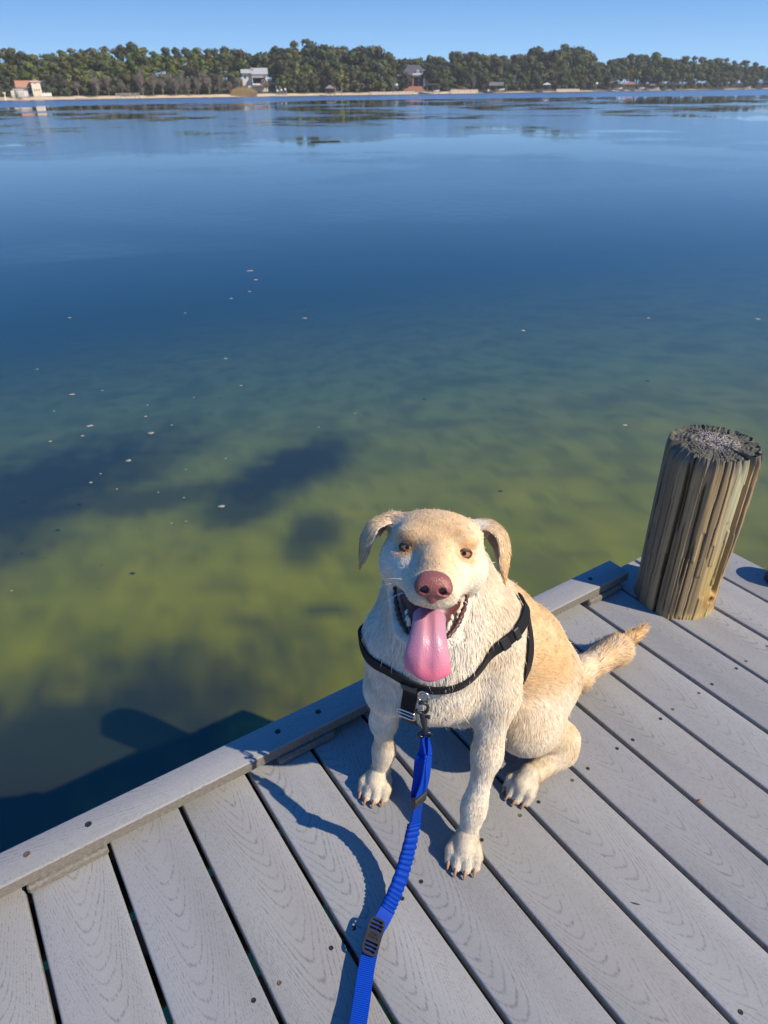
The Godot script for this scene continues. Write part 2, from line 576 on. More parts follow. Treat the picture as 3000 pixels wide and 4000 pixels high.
func rail_mesh() -> ArrayMesh:
	var b0 := -1.46
	var b1 := 1.484
	var top := 0.0477
	var low := 0.0208
	var z0 := -RAIL_IN
	var z1 := -(RAIL_IN + RAIL_W)
	var r := 0.003
	var am := ArrayMesh.new()
	var st := st_new()
	# grained top with eased edges: lines along x
	var prof := [Vector2(z0, top - r * 1.2), Vector2(z0 - r * 0.3, top - r * 0.35), Vector2(z0 - r, top), Vector2(z1 + r, top), Vector2(z1 + r * 0.3, top - r * 0.35), Vector2(z1, top - r * 1.2)]
	for i in prof.size() - 1:
		for s in 12:
			var xa := lerpf(b0, b1, s / 12.0)
			var xb := lerpf(b0, b1, (s + 1) / 12.0)
			var p: Vector2 = prof[i]
			var q: Vector2 = prof[i + 1]
			var pts := [Vector3(xa, p.y, p.x), Vector3(xa, q.y, q.x), Vector3(xb, q.y, q.x), Vector3(xb, p.y, p.x)]
			for e in [0, 1, 2, 0, 2, 3]:
				st.set_uv(Vector2(pts[e].x / 2.0 + 0.6, (4.15 + 0.6 * (pts[e].z - z0) / (z1 - z0)) / 8.0))
				st.add_vertex(pts[e])
	st.generate_normals()
	st.set_material(shared["board1"])
	st.commit(am)
	st = st_new()
	st.set_smooth_group(-1)
	var h := top - r * 1.2
	quad(st, Vector3(b0, low, z0), Vector3(b0, h, z0), Vector3(b1, h, z0), Vector3(b1, low, z0))
	quad(st, Vector3(b1, low, z1), Vector3(b1, h, z1), Vector3(b0, h, z1), Vector3(b0, low, z1))
	quad(st, Vector3(b1, low, z0), Vector3(b1, h, z0), Vector3(b1, h, z1), Vector3(b1, low, z1))
	quad(st, Vector3(b1, h, z0), Vector3(b1, top, z0 - r), Vector3(b1, top, z1 + r), Vector3(b1, h, z1))
	quad(st, Vector3(b0, low, z1), Vector3(b0, h, z1), Vector3(b0, h, z0), Vector3(b0, low, z0))
	quad(st, Vector3(b0, low, z0), Vector3(b1, low, z0), Vector3(b1, low, z1), Vector3(b0, low, z1))
	st.generate_normals()
	st.set_material(shared["sawn"])
	st.commit(am)
	return am

# ------------------------------------------------------------------ piling
func build_piling():
	var at := Vector3(0.828, 0, -1.571)
	var n := fnl(1.0, 70, 3)
	var n2 := fnl(1.0, 71, 2)
	var face := atan2(-at.x, -at.z)          # the angle that looks at the viewer
	var rings := 110
	var sides := 400
	var r0 := 0.1085
	# cracks: angle from the front in degrees, half width in degrees, depth, from height, to height
	var cracks := [[-22.0, 2.2, 0.020, -0.05, 0.46], [-17.0, 1.3, 0.010, 0.26, 0.50], [-10.0, 0.9, 0.005, 0.0, 0.3], [3.0, 1.6, 0.009, 0.12, 0.42], [8.0, 1.0, 0.006, 0.0, 0.25], [20.0, 1.0, 0.004, 0.0, 0.5],
		[30.0, 0.9, 0.005, 0.2, 0.5], [60.0, 5.5, 0.036, 0.075, 0.52], [70.0, 1.6, 0.010, 0.12, 0.5], [77.0, 1.6, 0.012, 0.2, 0.5], [85.0, 2.0, 0.010, 0.0, 0.5], [-38.0, 1.0, 0.006, 0.05, 0.4], [-50.0, 1.2, 0.006, 0.1, 0.5],
		[-66.0, 1.5, 0.008, 0.0, 0.5], [-80.0, 1.4, 0.007, 0.1, 0.45], [120.0, 3.0, 0.02, 0.0, 0.5], [160.0, 2.0, 0.02, 0.1, 0.5], [-130.0, 2.5, 0.015, 0.0, 0.4]]
	var v := PackedVector3Array()
	var c := PackedColorArray()
	var idx := PackedInt32Array()
	for j in rings + 1:
		var t := float(j) / rings
		var y := lerpf(-0.03, 0.487, t)
		for i in sides:
			var phi := TAU * i / sides
			var deg := wrapf(rad_to_deg(phi), -180.0, 180.0)
			var r := r0 + 0.004 * (t - 0.5) + 0.0035 * n.get_noise_2d(cos(phi) * 1.3, sin(phi) * 1.3 + y * 0.6)
			var lane := n2.get_noise_3d(cos(phi) * 5.0, sin(phi) * 5.0, y * 0.9)
			var fine := n2.get_noise_3d(cos(phi) * 34.0, sin(phi) * 34.0, y * 3.0)
			r += 0.0009 * lane + 0.0005 * fine
			# plates that have split off end in steps
			var step := n.get_noise_3d(floorf(phi * 8.0 + 0.35 * n2.get_noise_2d(y * 3.0, 1.0)) * 3.7, y * 1.3, 4.0)
			if step > 0.10: r -= 0.0026
			r += 0.009 * exp(-pow((deg - 77.0) / 8.0, 2.0)) * smoothstep(0.10, 0.30, y)
			var dark := 0.0
			for k in cracks:
				var wob: float = k[0] + 1.3 * n.get_noise_2d(y * 5.0, k[0])
				var d: float = absf(wrapf(deg - wob, -180.0, 180.0)) / k[1]
				if d < 1.6:
					var span: float = smoothstep(k[3] - 0.01, k[3] + 0.03, y) * (1.0 - smoothstep(k[4] - 0.02, k[4] + 0.015, y))
					var deep: float = (1.0 - smoothstep(0.35, 1.3, d)) * span
					r -= k[2] * deep
					dark = maxf(dark, deep)
			# the knot near the foot
			var kd := Vector2(wrapf(deg - 57.0, -180.0, 180.0) * 0.00190, y - 0.062).length()
			r += 0.007 * exp(-pow(kd / 0.024, 2.0)) - 0.016 * exp(-pow(kd / 0.0075, 2.0))
			# frayed foot and brim
			if t > 0.93: r -= 0.010 * pow((t - 0.93) / 0.07, 2.0) * (0.45 + 0.9 * maxf(0.0, n2.get_noise_2d(phi * 9.0, 3.0))) + (0.016 if deg < -20.0 and deg > -70.0 else 0.0) * pow((t - 0.93) / 0.07, 1.4)
			if y < 0.012: r += 0.002 * n2.get_noise_2d(phi * 20.0, 9.0)
			v.append(Vector3(sin(phi + face) * r, y + (0.004 * fine if t > 0.97 else 0.0), cos(phi + face) * r))
			# colour bands of the weathered timber
			var warm := clampf(0.5 + 0.9 * n.get_noise_3d(cos(phi) * 3.4 + 7.0, sin(phi) * 3.4, y * 0.8), 0, 1)
			var col := Color(0.175, 0.128, 0.070).lerp(Color(0.36, 0.262, 0.130), warm)
			col = col.lerp(Color(0.42, 0.43, 0.27), 0.75 * exp(-pow((deg - 46.0) / 9.0, 2.0)) * smoothstep(0.12, 0.42, y))
			col = col.lerp(Color(0.50, 0.37, 0.12), 0.8 * exp(-pow((deg - 50.0) / 12.0, 2.0)) * (1.0 - smoothstep(0.12, 0.3, y)))
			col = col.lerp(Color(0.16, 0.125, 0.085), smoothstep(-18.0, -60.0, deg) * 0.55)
			col = col.lerp(Color(0.50, 0.36, 0.14), (1.0 - smoothstep(0.006, 0.03, y)) * smoothstep(-20.0, 25.0, deg) * 0.7)
			col = col.lerp(Color(0.46, 0.25, 0.08), 0.8 * exp(-pow(kd / 0.03, 2.0)))
			col = col.lerp(Color(0.02, 0.014, 0.008), exp(-pow(kd / 0.0085, 2.0)))
			var streak := n2.get_noise_3d(cos(phi) * 15.0, sin(phi) * 15.0 + 5.0, y * 2.0)
			col *= 1.06 + 0.30 * streak + 0.12 * fine
			if streak < -0.50: col = col.lerp(Color(0.05, 0.04, 0.025), 0.6)
			col = col.lerp(Color(0.06, 0.046, 0.028), dark * 0.55)
			col = col.lerp(Color(0.12, 0.11, 0.085), smoothstep(0.445, 0.487, y + 0.03 * streak) * 0.85)
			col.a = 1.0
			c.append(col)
	for j in rings:
		for i in sides:
			var a := j * sides + i
			var b := j * sides + (i + 1) % sides
			idx.append_array([a, a + sides, b, b, a + sides, b + sides])
	var body := array_mesh(v, smooth_normals(v, idx), c, PackedVector2Array(), idx)
	# the rough sawn top, following the rim
	var tv := PackedVector3Array()
	var tc := PackedColorArray()
	var ti := PackedInt32Array()
	var tr := 46
	for j in tr + 1:
		var f := float(j) / tr
		for i in sides:
			var rim := v[rings * sides + i]
			var phi := TAU * i / sides
			var p := Vector3(rim.x * f, 0, rim.z * f)
			var ring := sin(f * 62.0 + 2.0 * n.get_noise_2d(p.x * 30.0, p.z * 30.0))
			var rad := n2.get_noise_2d(cos(phi) * 13.0, sin(phi) * 13.0)
			var spk := n2.get_noise_2d(p.x * 210.0, p.z * 210.0)
			var y := 0.489 + 0.0012 * ring + 0.003 * rad * f + 0.0008 * spk + 0.006 * n.get_noise_2d(p.x * 24.0, p.z * 24.0) - 0.010 * f * f
			tv.append(p + Vector3(0, lerpf(y, rim.y, smoothstep(0.93, 1.0, f)), 0))
			var col := Color(0.085, 0.083, 0.064) * (1.0 + 0.45 * ring * 0.6 + 0.5 * spk + 0.6 * rad)
			var off := Vector2(p.x - 0.012, p.z + 0.01).length()
			var white := smoothstep(-0.02, 0.25, spk + 0.35 * n.get_noise_2d(p.x * 40.0, p.z * 40.0)) * (1.0 - smoothstep(0.03, 0.075, off + 0.02 * rad))
			col = col.lerp(Color(0.42, 0.365, 0.34), white * 0.9)
			if spk < -0.1 and off < 0.08: col = col.lerp(Color(0.015, 0.014, 0.013), 0.8)
			col.a = 1.0
			tc.append(col)
	for j in tr:
		for i in sides:
			var a := j * sides + i
			var b := j * sides + (i + 1) % sides
			ti.append_array([a, b, a + sides, b, b + sides, a + sides])
	var o := thing("dock_piling", "weathered round timber piling with deep splits and a pale speckled top", "piling", at)
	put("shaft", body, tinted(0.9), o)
	put("end_grain_top", array_mesh(tv, smooth_normals(tv, ti), tc, PackedVector2Array(), ti), tinted(0.95), o)
	put("lower_shaft", tube_mesh(PackedVector3Array([Vector3(0, -2.4, 0), Vector3(0, -0.029, 0)]), PackedFloat32Array([0.105, 0.105]), 24), shared["dark_timber"], o)

func build_black_object():  # stands for an unidentified black object on the deck
	var st := st_new()
	lathe_into(st, [Vector2(0.0, 0.088), Vector2(0.018, 0.0865), Vector2(0.034, 0.079), Vector2(0.044, 0.065), Vector2(0.047, 0.045), Vector2(0.047, 0.012), Vector2(0.05, 0.010), Vector2(0.05, 0.0)], 28)
	var o := thing("black_object", "black rounded object on the deck cut off by the right edge of the picture", "rounded_object", Vector3(1.172, 0.001, -1.634))
	put("body", done(st), plain(lin(0.012, 0.012, 0.013), 0.5), o)

# ------------------------------------------------------------------ smooth bodies: joints with radii, meshed as surface nets
func cap(a: Vector3, b: Vector3, ra: float, rb: float, flow := Vector3.ZERO, fur := 0.014, col := Color(0.70, 0.58, 0.40)) -> Dictionary:
	return {"e": false, "a": a, "b": b, "ra": ra, "rb": rb, "flow": flow if flow != Vector3.ZERO else (b - a).normalized(), "fur": fur, "col": col}

func ell(c: Vector3, radii: Vector3, flow := Vector3.ZERO, fur := 0.008, col := Color(0.70, 0.58, 0.40)) -> Dictionary:
	return {"e": true, "a": c, "b": radii, "ra": 0.0, "rb": 0.0, "flow": flow, "fur": fur, "col": col}

func prim_d(s: Dictionary, p: Vector3) -> float:
	if s.e:
		var q: Vector3 = (p - s.a) / s.b
		var q2: Vector3 = q / s.b
		var k0 := q.length()
		return k0 * (k0 - 1.0) / maxf(q2.length(), 0.0001)
	var ab: Vector3 = s.b - s.a
	var h := clampf((p - s.a).dot(ab) / maxf(ab.length_squared(), 1e-9), 0.0, 1.0)
	return (p - s.a - ab * h).length() - lerpf(s.ra, s.rb, h)

func body_d(list: Array, k: float, p: Vector3) -> float:
	var sum := 1e-30
	for s in list:
		var d := prim_d(s, p)
		if d * k < 12.0: sum += exp(-k * d)
	return -log(sum) / k

func fill_field(list: Array, lo: Vector3, cell: float, nx: int, ny: int, nz: int, k: float) -> PackedFloat32Array:
	var g := PackedFloat32Array()
	g.resize(nx * ny * nz)
	for s in list:
		var m := 7.0 / k
		var pa: Vector3 = s.a
		var pb: Vector3 = s.b
		var ra: float = s.ra
		var rb: float = s.rb
		var is_e: bool = s.e
		var b0: Vector3
		var b1: Vector3
		if is_e:
			b0 = pa - pb - Vector3(m, m, m)
			b1 = pa + pb + Vector3(m, m, m)
		else:
			var r := maxf(ra, rb) + m
			b0 = pa.min(pb) - Vector3(r, r, r)
			b1 = pa.max(pb) + Vector3(r, r, r)
		var i0 := clampi(int(floor((b0.x - lo.x) / cell)), 0, nx - 1)
		var i1 := clampi(int(ceil((b1.x - lo.x) / cell)), 0, nx - 1)
		var j0 := clampi(int(floor((b0.y - lo.y) / cell)), 0, ny - 1)
		var j1 := clampi(int(ceil((b1.y - lo.y) / cell)), 0, ny - 1)
		var k0 := clampi(int(floor((b0.z - lo.z) / cell)), 0, nz - 1)
		var k1 := clampi(int(ceil((b1.z - lo.z) / cell)), 0, nz - 1)
		var ab := pb - pa
		var il := 1.0 / maxf(ab.length_squared(), 1e-9)
		for z in range(k0, k1 + 1):
			for y in range(j0, j1 + 1):
				var at := (z * ny + y) * nx
				for x in range(i0, i1 + 1):
					var p := lo + Vector3(x, y, z) * cell - pa
					var d: float
					if is_e:
						var q := p / pb
						var l := q.length()
						d = l * (l - 1.0) / maxf((q / pb).length(), 0.0001)
					else:
						var h := clampf(p.dot(ab) * il, 0.0, 1.0)
						d = (p - ab * h).length() - lerpf(ra, rb, h)
					if d < m: g[at + x] += exp(-k * d)
	return g

# returns [vertices, indices] of the surface of the list's smooth union, less the carved list
func net(list: Array, cell: float, k: float, carved := []) -> Array:
	var lo := Vector3(1e9, 1e9, 1e9)
	var hi := -lo
	for s in list:
		var r := maxf(s.ra, s.rb) + cell * 3.0 + 0.7 / k
		var e := Vector3(r, r, r)
		if s.e:
			lo = lo.min(s.a - s.b - e)
			hi = hi.max(s.a + s.b + e)
		else:
			lo = lo.min(s.a.min(s.b) - e)
			hi = hi.max(s.a.max(s.b) + e)
	var nx := int(ceil((hi.x - lo.x) / cell)) + 1
	var ny := int(ceil((hi.y - lo.y) / cell)) + 1
	var nz := int(ceil((hi.z - lo.z) / cell)) + 1
	var g := fill_field(list, lo, cell, nx, ny, nz, k)
	var cg := PackedFloat32Array()
	if carved.size(): cg = fill_field(carved, lo, cell, nx, ny, nz, k * 2.0)
	var near_lo := exp(-k * cell * 2.2)
	var near_hi := exp(k * cell * 2.2)
	var off := [0, 1, nx, nx + 1, nx * ny, nx * ny + 1, nx * ny + nx, nx * ny + nx + 1]
	var cell_v := {}
	var v := PackedVector3Array()
	var idx := PackedInt32Array()
	var val := PackedFloat32Array()
	val.resize(8)
	var carving := carved.size() > 0
	var corner := [Vector3(0, 0, 0), Vector3(1, 0, 0), Vector3(0, 1, 0), Vector3(1, 1, 0), Vector3(0, 0, 1), Vector3(1, 0, 1), Vector3(0, 1, 1), Vector3(1, 1, 1)]
	var edges := [[0, 1], [2, 3], [4, 5], [6, 7], [0, 2], [1, 3], [4, 6], [5, 7], [0, 4], [1, 5], [2, 6], [3, 7]]
	for z in nz - 1:
		for y in ny - 1:
			for x in nx - 1:
				var at := (z * ny + y) * nx + x
				var s0 := g[at]
				if s0 < near_lo or (s0 > near_hi and not carving): continue
				var mask := 0
				for c in 8:
					var d := -log(maxf(g[at + off[c]], 1e-12)) / k
					if carving: d = maxf(d, log(maxf(cg[at + off[c]], 1e-12)) / (k * 2.0))
					val[c] = d
					if d < 0.0: mask |= 1 << c
				if mask == 0 or mask == 255: continue
				var sum := Vector3.ZERO
				var cnt := 0
				for e in edges:
					var da := val[e[0]]
					var db := val[e[1]]
					if (da < 0.0) != (db < 0.0):
						var t := da / (da - db)
						sum += (corner[e[0]] as Vector3).lerp(corner[e[1]], t)
						cnt += 1
				cell_v[at] = v.size()
				v.append(lo + (Vector3(x, y, z) + sum / cnt) * cell)
				# quads round the three edges that end at this cell's first corner
				var inside := val[0] < 0.0
				for ax in 3:
					var st: int = [1, nx, nx * ny][ax]
					if ((mask >> [1, 2, 4][ax]) & 1 == 1) == inside: continue
					var o1: int = [nx, nx * ny, 1][ax]
					var o2: int = [nx * ny, 1, nx][ax]
					if not (cell_v.has(at - o1) and cell_v.has(at - o2) and cell_v.has(at - o1 - o2)): continue
					var q0: int = cell_v[at]
					var q1: int = cell_v[at - o1]
					var q2: int = cell_v[at - o1 - o2]
					var q3: int = cell_v[at - o2]
					if inside: idx.append_array([q0, q3, q2, q0, q2, q1])
					else: idx.append_array([q0, q1, q2, q0, q2, q3])
	return [v, idx]

# flow, fur length and colour at each vertex, from the joints nearest to it
func paint(list: Array, k: float, v: PackedVector3Array) -> Array:
	var flow := PackedVector3Array()
	var fur := PackedFloat32Array()
	var col := PackedColorArray()
	for p in v:
		var w := 1e-9
		var f := Vector3.ZERO
		var l := 0.0
		var c := Color(0, 0, 0)
		for s in list:
			var d := prim_d(s, p)
			if d < 0.05:
				var e := exp(-k * 0.7 * d)
				w += e
				f += s.flow * e
				l += s.fur * e
				c += s.col * e
		flow.append(f.normalized())
		fur.append(l / w)
		c = c / w
		c.a = 1.0
		col.append(c)
	return [flow, fur, col]

# the skin and coat of the dog are collected here
var sk_v := PackedVector3Array()
var sk_n := PackedVector3Array()
var sk_c := PackedColorArray()
var sk_i := PackedInt32Array()
var fr_v := PackedVector3Array()
var fr_n := PackedVector3Array()
var fr_c := PackedColorArray()
var fr_i := PackedInt32Array()
var wave: FastNoiseLite
var strap_zone := {}            # cells of 8 mm under the harness, where the coat lies flat
var grain: FastNoiseLite

func add_skin(v: PackedVector3Array, idx: PackedInt32Array, n: PackedVector3Array, c: PackedColorArray):
	var base := sk_v.size()
	sk_v.append_array(v)
	sk_n.append_array(n)
	sk_c.append_array(c)
	for i in idx: sk_i.append(i + base)

func grow(v: PackedVector3Array, idx: PackedInt32Array, n: PackedVector3Array, flow: PackedVector3Array, fur: PackedFloat32Array, col: PackedColorArray, per_m2: float, width: float, lift := 0.35, curl := 0.5):
	for t in range(0, idx.size(), 3):
		var a := idx[t]
		var b := idx[t + 1]
		var c := idx[t + 2]
		var area := (v[b] - v[a]).cross(v[c] - v[a]).length() * 0.5
		var len3 := (fur[a] + fur[b] + fur[c]) / 3.0
		if len3 < 0.0015: continue
		var want := area * per_m2 * clampf(0.016 / len3, 0.7, 2.2)
		var count := int(want)
		if rng.randf() < want - count: count += 1
		for q in count:
			var r1 := sqrt(rng.randf())
			var r2 := rng.randf()
			var wa := 1.0 - r1
			var wb := r1 * (1.0 - r2)
			var wc := r1 * r2
			var p := v[a] * wa + v[b] * wb + v[c] * wc
			if strap_zone.has(Vector3i((p / 0.008).floor())): continue
			var nn := (n[a] * wa + n[b] * wb + n[c] * wc).normalized()
			var f := flow[a] * wa + flow[b] * wb + flow[c] * wc
			f = f - nn * f.dot(nn)
			if f.length() < 0.05: f = nn.cross(Vector3.RIGHT)
			f = f.normalized()
			var turn := curl * 1.6 * wave.get_noise_3dv(p * 22.0) + curl * 0.5 * wave.get_noise_3dv(p * 70.0 + Vector3(9, 9, 9)) + rng.randfn(0.0, 0.16)
			f = f.rotated(nn, turn)
			var l := len3 * rng.randf_range(0.65, 1.2)
			var up := maxf(lift, 0.0023 / len3) * rng.randf_range(0.5, 1.5)
			if rng.randf() < 0.005:                    # stray hairs
				up += 0.45
				l *= 1.35
			var d0 := (f + nn * up).normalized()
			var d1 := (f + nn * (up * 0.15) + Vector3(0, -0.25, 0) * minf(1.0, l / 0.03)).normalized()
			var side := d0.cross(nn)
			if side.length() < 0.05: continue
			side = side.normalized() * width * rng.randf_range(0.7, 1.3)
			var root := p - nn * 0.0003
			var mid := root + d0 * l * 0.55
			var tip := mid + d1 * l * 0.45
			var cc := (col[a] * wa + col[b] * wb + col[c] * wc)
			var tone := 1.0 + rng.randfn(0.0, 0.095) + 0.15 * grain.get_noise_3dv(p * 60.0)
			cc = Color(minf(cc.r * tone, 0.9), minf(cc.g * tone, 0.85), minf(cc.b * (tone * 1.04 - 0.04), 0.78), 1.0)
			var i0 := fr_v.size()
			fr_v.append(root - side * 0.5)
			fr_v.append(root + side * 0.5)
			fr_v.append(mid - side * 0.38)
			fr_v.append(mid + side * 0.38)
			fr_v.append(tip)
			var nz := (nn + d0 * -0.12 + side.normalized() * rng.randfn(0.0, 0.11)).normalized()
			fr_n.append(nz)
			fr_n.append(nz)
			fr_n.append(nz)
			fr_n.append(nz)
			fr_n.append(nz)
			var dk := cc * 0.96
			dk.a = 1.0
			fr_c.append(dk)
			fr_c.append(dk)
			fr_c.append(cc)
			fr_c.append(cc)
			fr_c.append(cc)
			fr_i.append_array([i0, i0 + 2, i0 + 1, i0 + 1, i0 + 2, i0 + 3, i0 + 2, i0 + 4, i0 + 3])

# ------------------------------------------------------------------ the dog
const CREAM := Color(0.77, 0.625, 0.41)
const WHITE := Color(0.795, 0.725, 0.595)
const TAN := Color(0.62, 0.37, 0.155)
const RUST := Color(0.55, 0.29, 0.10)
var dog_body := []
const HEAD_K := 175.0
const BODY_K := 78.0
var head_xf: Transform3D

func head_frame() -> Transform3D:
	# x: the dog's left, y: up through the skull, z: forward along the muzzle
	var f := Vector3(-0.075, sin(deg_to_rad(22.0)), cos(deg_to_rad(22.0))).normalized()
	var l := Vector3.UP.cross(f).normalized()
	var u := f.cross(l).normalized()
	var b := Basis(l, u, f)
	b = b.rotated(f, deg_to_rad(-4.0))
	return Transform3D(b.scaled(Vector3(1, 1, 1) * 1.06), Vector3(0.073, 0.690, -0.818))

func dog_joints() -> Array:
	var down := Vector3(0, -1, 0)
	var rear := Vector3(0.62, -0.42, -0.66).normalized()
	var o := []
	# trunk
	o.append(cap(Vector3(0.092, 0.445, -0.965), Vector3(0.085, 0.345, -0.935), 0.099, 0.083, down, 0.022, CREAM.lerp(WHITE, 0.5)))
	o.append(cap(Vector3(0.110, 0.470, -1.000), Vector3(0.195, 0.330, -1.050), 0.086, 0.104, rear, 0.016, CREAM.lerp(TAN, 0.35)))
	o.append(cap(Vector3(0.195, 0.330, -1.045), Vector3(0.262, 0.235, -1.090), 0.104, 0.106, rear, 0.016, TAN.lerp(CREAM, 0.25)))
	o.append(cap(Vector3(0.262, 0.235, -1.090), Vector3(0.315, 0.135, -1.125), 0.112, 0.098, rear, 0.016, TAN.lerp(CREAM, 0.3)))
	o.append(cap(Vector3(0.085, 0.330, -0.925), Vector3(0.150, 0.230, -1.000), 0.075, 0.075, down + rear * 0.5, 0.026, WHITE))
	# neck and ruff
	o.append(cap(Vector3(0.095, 0.510, -0.985), Vector3(0.078, 0.585, -0.925), 0.088, 0.068, down, 0.024, CREAM.lerp(WHITE, 0.3)))
	o.append(cap(Vector3(0.080, 0.575, -0.880), Vector3(0.084, 0.440, -0.905), 0.062, 0.084, down, 0.028, WHITE))
	# left foreleg
	o.append(cap(Vector3(0.190, 0.430, -0.965), Vector3(0.205, 0.300, -0.915), 0.062, 0.036, down, 0.015, CREAM.lerp(WHITE, 0.3)))
	o.append(cap(Vector3(0.205, 0.300, -0.915), Vector3(0.188, 0.190, -0.868), 0.034, 0.021, down, 0.011, WHITE.lerp(CREAM, 0.4)))
	o.append(cap(Vector3(0.188, 0.190, -0.868), Vector3(0.165, 0.090, -0.828), 0.021, 0.0165, down, 0.008, WHITE.lerp(CREAM, 0.5)))
	o.append(cap(Vector3(0.165, 0.090, -0.828), Vector3(0.153, 0.035, -0.806), 0.0165, 0.0175, down, 0.006, WHITE.lerp(CREAM, 0.5)))
	# right foreleg
	o.append(cap(Vector3(0.014, 0.430, -0.925), Vector3(0.004, 0.310, -0.920), 0.052, 0.034, down, 0.015, WHITE))
	o.append(cap(Vector3(0.000, 0.310, -0.920), Vector3(-0.004, 0.200, -0.940), 0.031, 0.0195, down, 0.011, WHITE))
	o.append(cap(Vector3(-0.004, 0.200, -0.940), Vector3(-0.004, 0.090, -0.962), 0.0195, 0.0160, down, 0.008, WHITE.lerp(CREAM, 0.4)))
	o.append(cap(Vector3(-0.004, 0.090, -0.962), Vector3(-0.012, 0.035, -0.952), 0.0160, 0.0175, down, 0.006, WHITE.lerp(CREAM, 0.4)))
	# left hind leg, folded
	o.append(cap(Vector3(0.330, 0.165, -1.095), Vector3(0.285, 0.160, -0.975), 0.090, 0.062, Vector3(-0.2, -1, 0.3), 0.014, CREAM.lerp(WHITE, 0.35)))
	o.append(cap(Vector3(0.278, 0.150, -0.965), Vector3(0.372, 0.070, -1.010), 0.046, 0.026, Vector3(0.4, -0.9, -0.1), 0.012, CREAM))
	o.append(cap(Vector3(0.385, 0.062, -1.012), Vector3(0.375, 0.040, -0.998), 0.020, 0.020, down, 0.010, CREAM))
	o.append(cap(Vector3(0.375, 0.038, -0.998), Vector3(0.296, 0.028, -0.941), 0.0255, 0.0215, Vector3(-0.8, -0.1, 0.6), 0.007, CREAM))
	# right hind leg, mostly hidden
	o.append(cap(Vector3(0.245, 0.160, -1.190), Vector3(0.185, 0.140, -1.160), 0.080, 0.050, Vector3(-0.2, -1, 0.3), 0.014, CREAM))
	o.append(cap(Vector3(0.185, 0.130, -1.160), Vector3(0.245, 0.050, -1.230), 0.040, 0.026, down, 0.012, CREAM))
	o.append(cap(Vector3(0.245, 0.034, -1.230), Vector3(0.170, 0.030, -1.175), 0.019, 0.018, Vector3(-0.8, -0.1, 0.6), 0.007, CREAM))
	# tail along the deck
	var td := Vector3(0.75, -0.05, -0.66)
	o.append(cap(Vector3(0.365, 0.095, -1.160), Vector3(0.445, 0.052, -1.205), 0.034, 0.027, td, 0.030, CREAM.lerp(TAN, 0.3)))
	o.append(cap(Vector3(0.445, 0.052, -1.205), Vector3(0.570, 0.050, -1.295), 0.031, 0.027, td, 0.036, CREAM.lerp(WHITE, 0.2)))
	o.append(cap(Vector3(0.570, 0.048, -1.295), Vector3(0.668, 0.040, -1.380), 0.026, 0.009, td, 0.036, CREAM.lerp(TAN, 0.75)))
	return o

func head_joints() -> Array:
	# in the head's own axes: x left, y up, z forward, nought between the eyes
	var o := []
	var back := Vector3(0, 0.15, -1)
	var cr := CREAM.lerp(TAN, 0.48)
	var pale := CREAM.lerp(WHITE, 0.5)
	o.append(ell(Vector3(0, -0.004, -0.048), Vector3(0.040, 0.042, 0.062), Vector3(0, 0.4, -1), 0.0075, cr))
	for s in [-1.0, 1.0]:
		o.append(ell(Vector3(0.020 * s, -0.004, -0.046), Vector3(0.042, 0.0425, 0.058), Vector3(0.2 * s, 0.5, -1), 0.0075, cr))     # flat broad skull
		o.append(ell(Vector3(0.030 * s, 0.0150, 0.000), Vector3(0.023, 0.011, 0.019), Vector3(0.5 * s, 0.6, -0.6), 0.005, CREAM.lerp(TAN, 0.6)))     # brow
		o.append(ell(Vector3(0.056 * s, 0.017, -0.062), Vector3(0.016, 0.012, 0.026), Vector3(0.8 * s, 0.4, -0.3), 0.018, cr))     # ear root
		o.append(ell(Vector3(0.044 * s, -0.032, -0.034), Vector3(0.031, 0.036, 0.044), Vector3(0.5 * s, -0.2, -0.9), 0.010, pale))     # cheek
		o.append(ell(Vector3(0.039 * s, -0.024, -0.004), Vector3(0.019, 0.020, 0.022), Vector3(0.6 * s, -0.2, -0.8), 0.0075, pale))
		o.append(cap(Vector3(0.026 * s, -0.034, 0.014), Vector3(0.0165 * s, -0.0345, 0.092), 0.0205, 0.0150, Vector3(0.4 * s, -0.4, -0.9), 0.0070, CREAM.lerp(WHITE, 0.7)))     # flews
		o.append(ell(Vector3(0.033 * s, -0.031, 0.020), Vector3(0.0175, 0.0190, 0.027), Vector3(0.5 * s, -0.2, -0.9), 0.0070, pale))     # where muzzle and cheek meet
		o.append(cap(Vector3(0.044 * s, -0.076, -0.022), Vector3(0.0315 * s, -0.1045, 0.042), 0.0120, 0.0075, Vector3(0.3 * s, -0.7, -0.6), 0.010, WHITE))     # jaw sides
		o.append(cap(Vector3(0.0315 * s, -0.1045, 0.042), Vector3(0.010 * s, -0.114, 0.066), 0.0075, 0.009, Vector3(0.2 * s, -0.8, -0.5), 0.009, WHITE))
	o.append(cap(Vector3(0, -0.004, 0.000), Vector3(0, -0.0215, 0.090), 0.0260, 0.0170, back, 0.0045, CREAM.lerp(TAN, 0.65)))     # bridge of the nose
	o.append(cap(Vector3(0, -0.030, 0.016), Vector3(0, -0.0335, 0.094), 0.0265, 0.0175, back, 0.005, CREAM))
	o.append(cap(Vector3(0, -0.114, 0.030), Vector3(0, -0.118, 0.060), 0.012, 0.010, Vector3(0, -0.8, -0.5), 0.010, WHITE))     # chin
	o.append(cap(Vector3(0, -0.085, -0.055), Vector3(0, -0.114, 0.015), 0.034, 0.014, Vector3(0, -0.8, -0.5), 0.016, WHITE))     # throat
	o.append(cap(Vector3(0, -0.036, -0.082), Vector3(0, -0.080, -0.112), 0.046, 0.062, Vector3(0, -0.3, -1), 0.016, CREAM.lerp(WHITE, 0.3)))     # to the neck
	return o

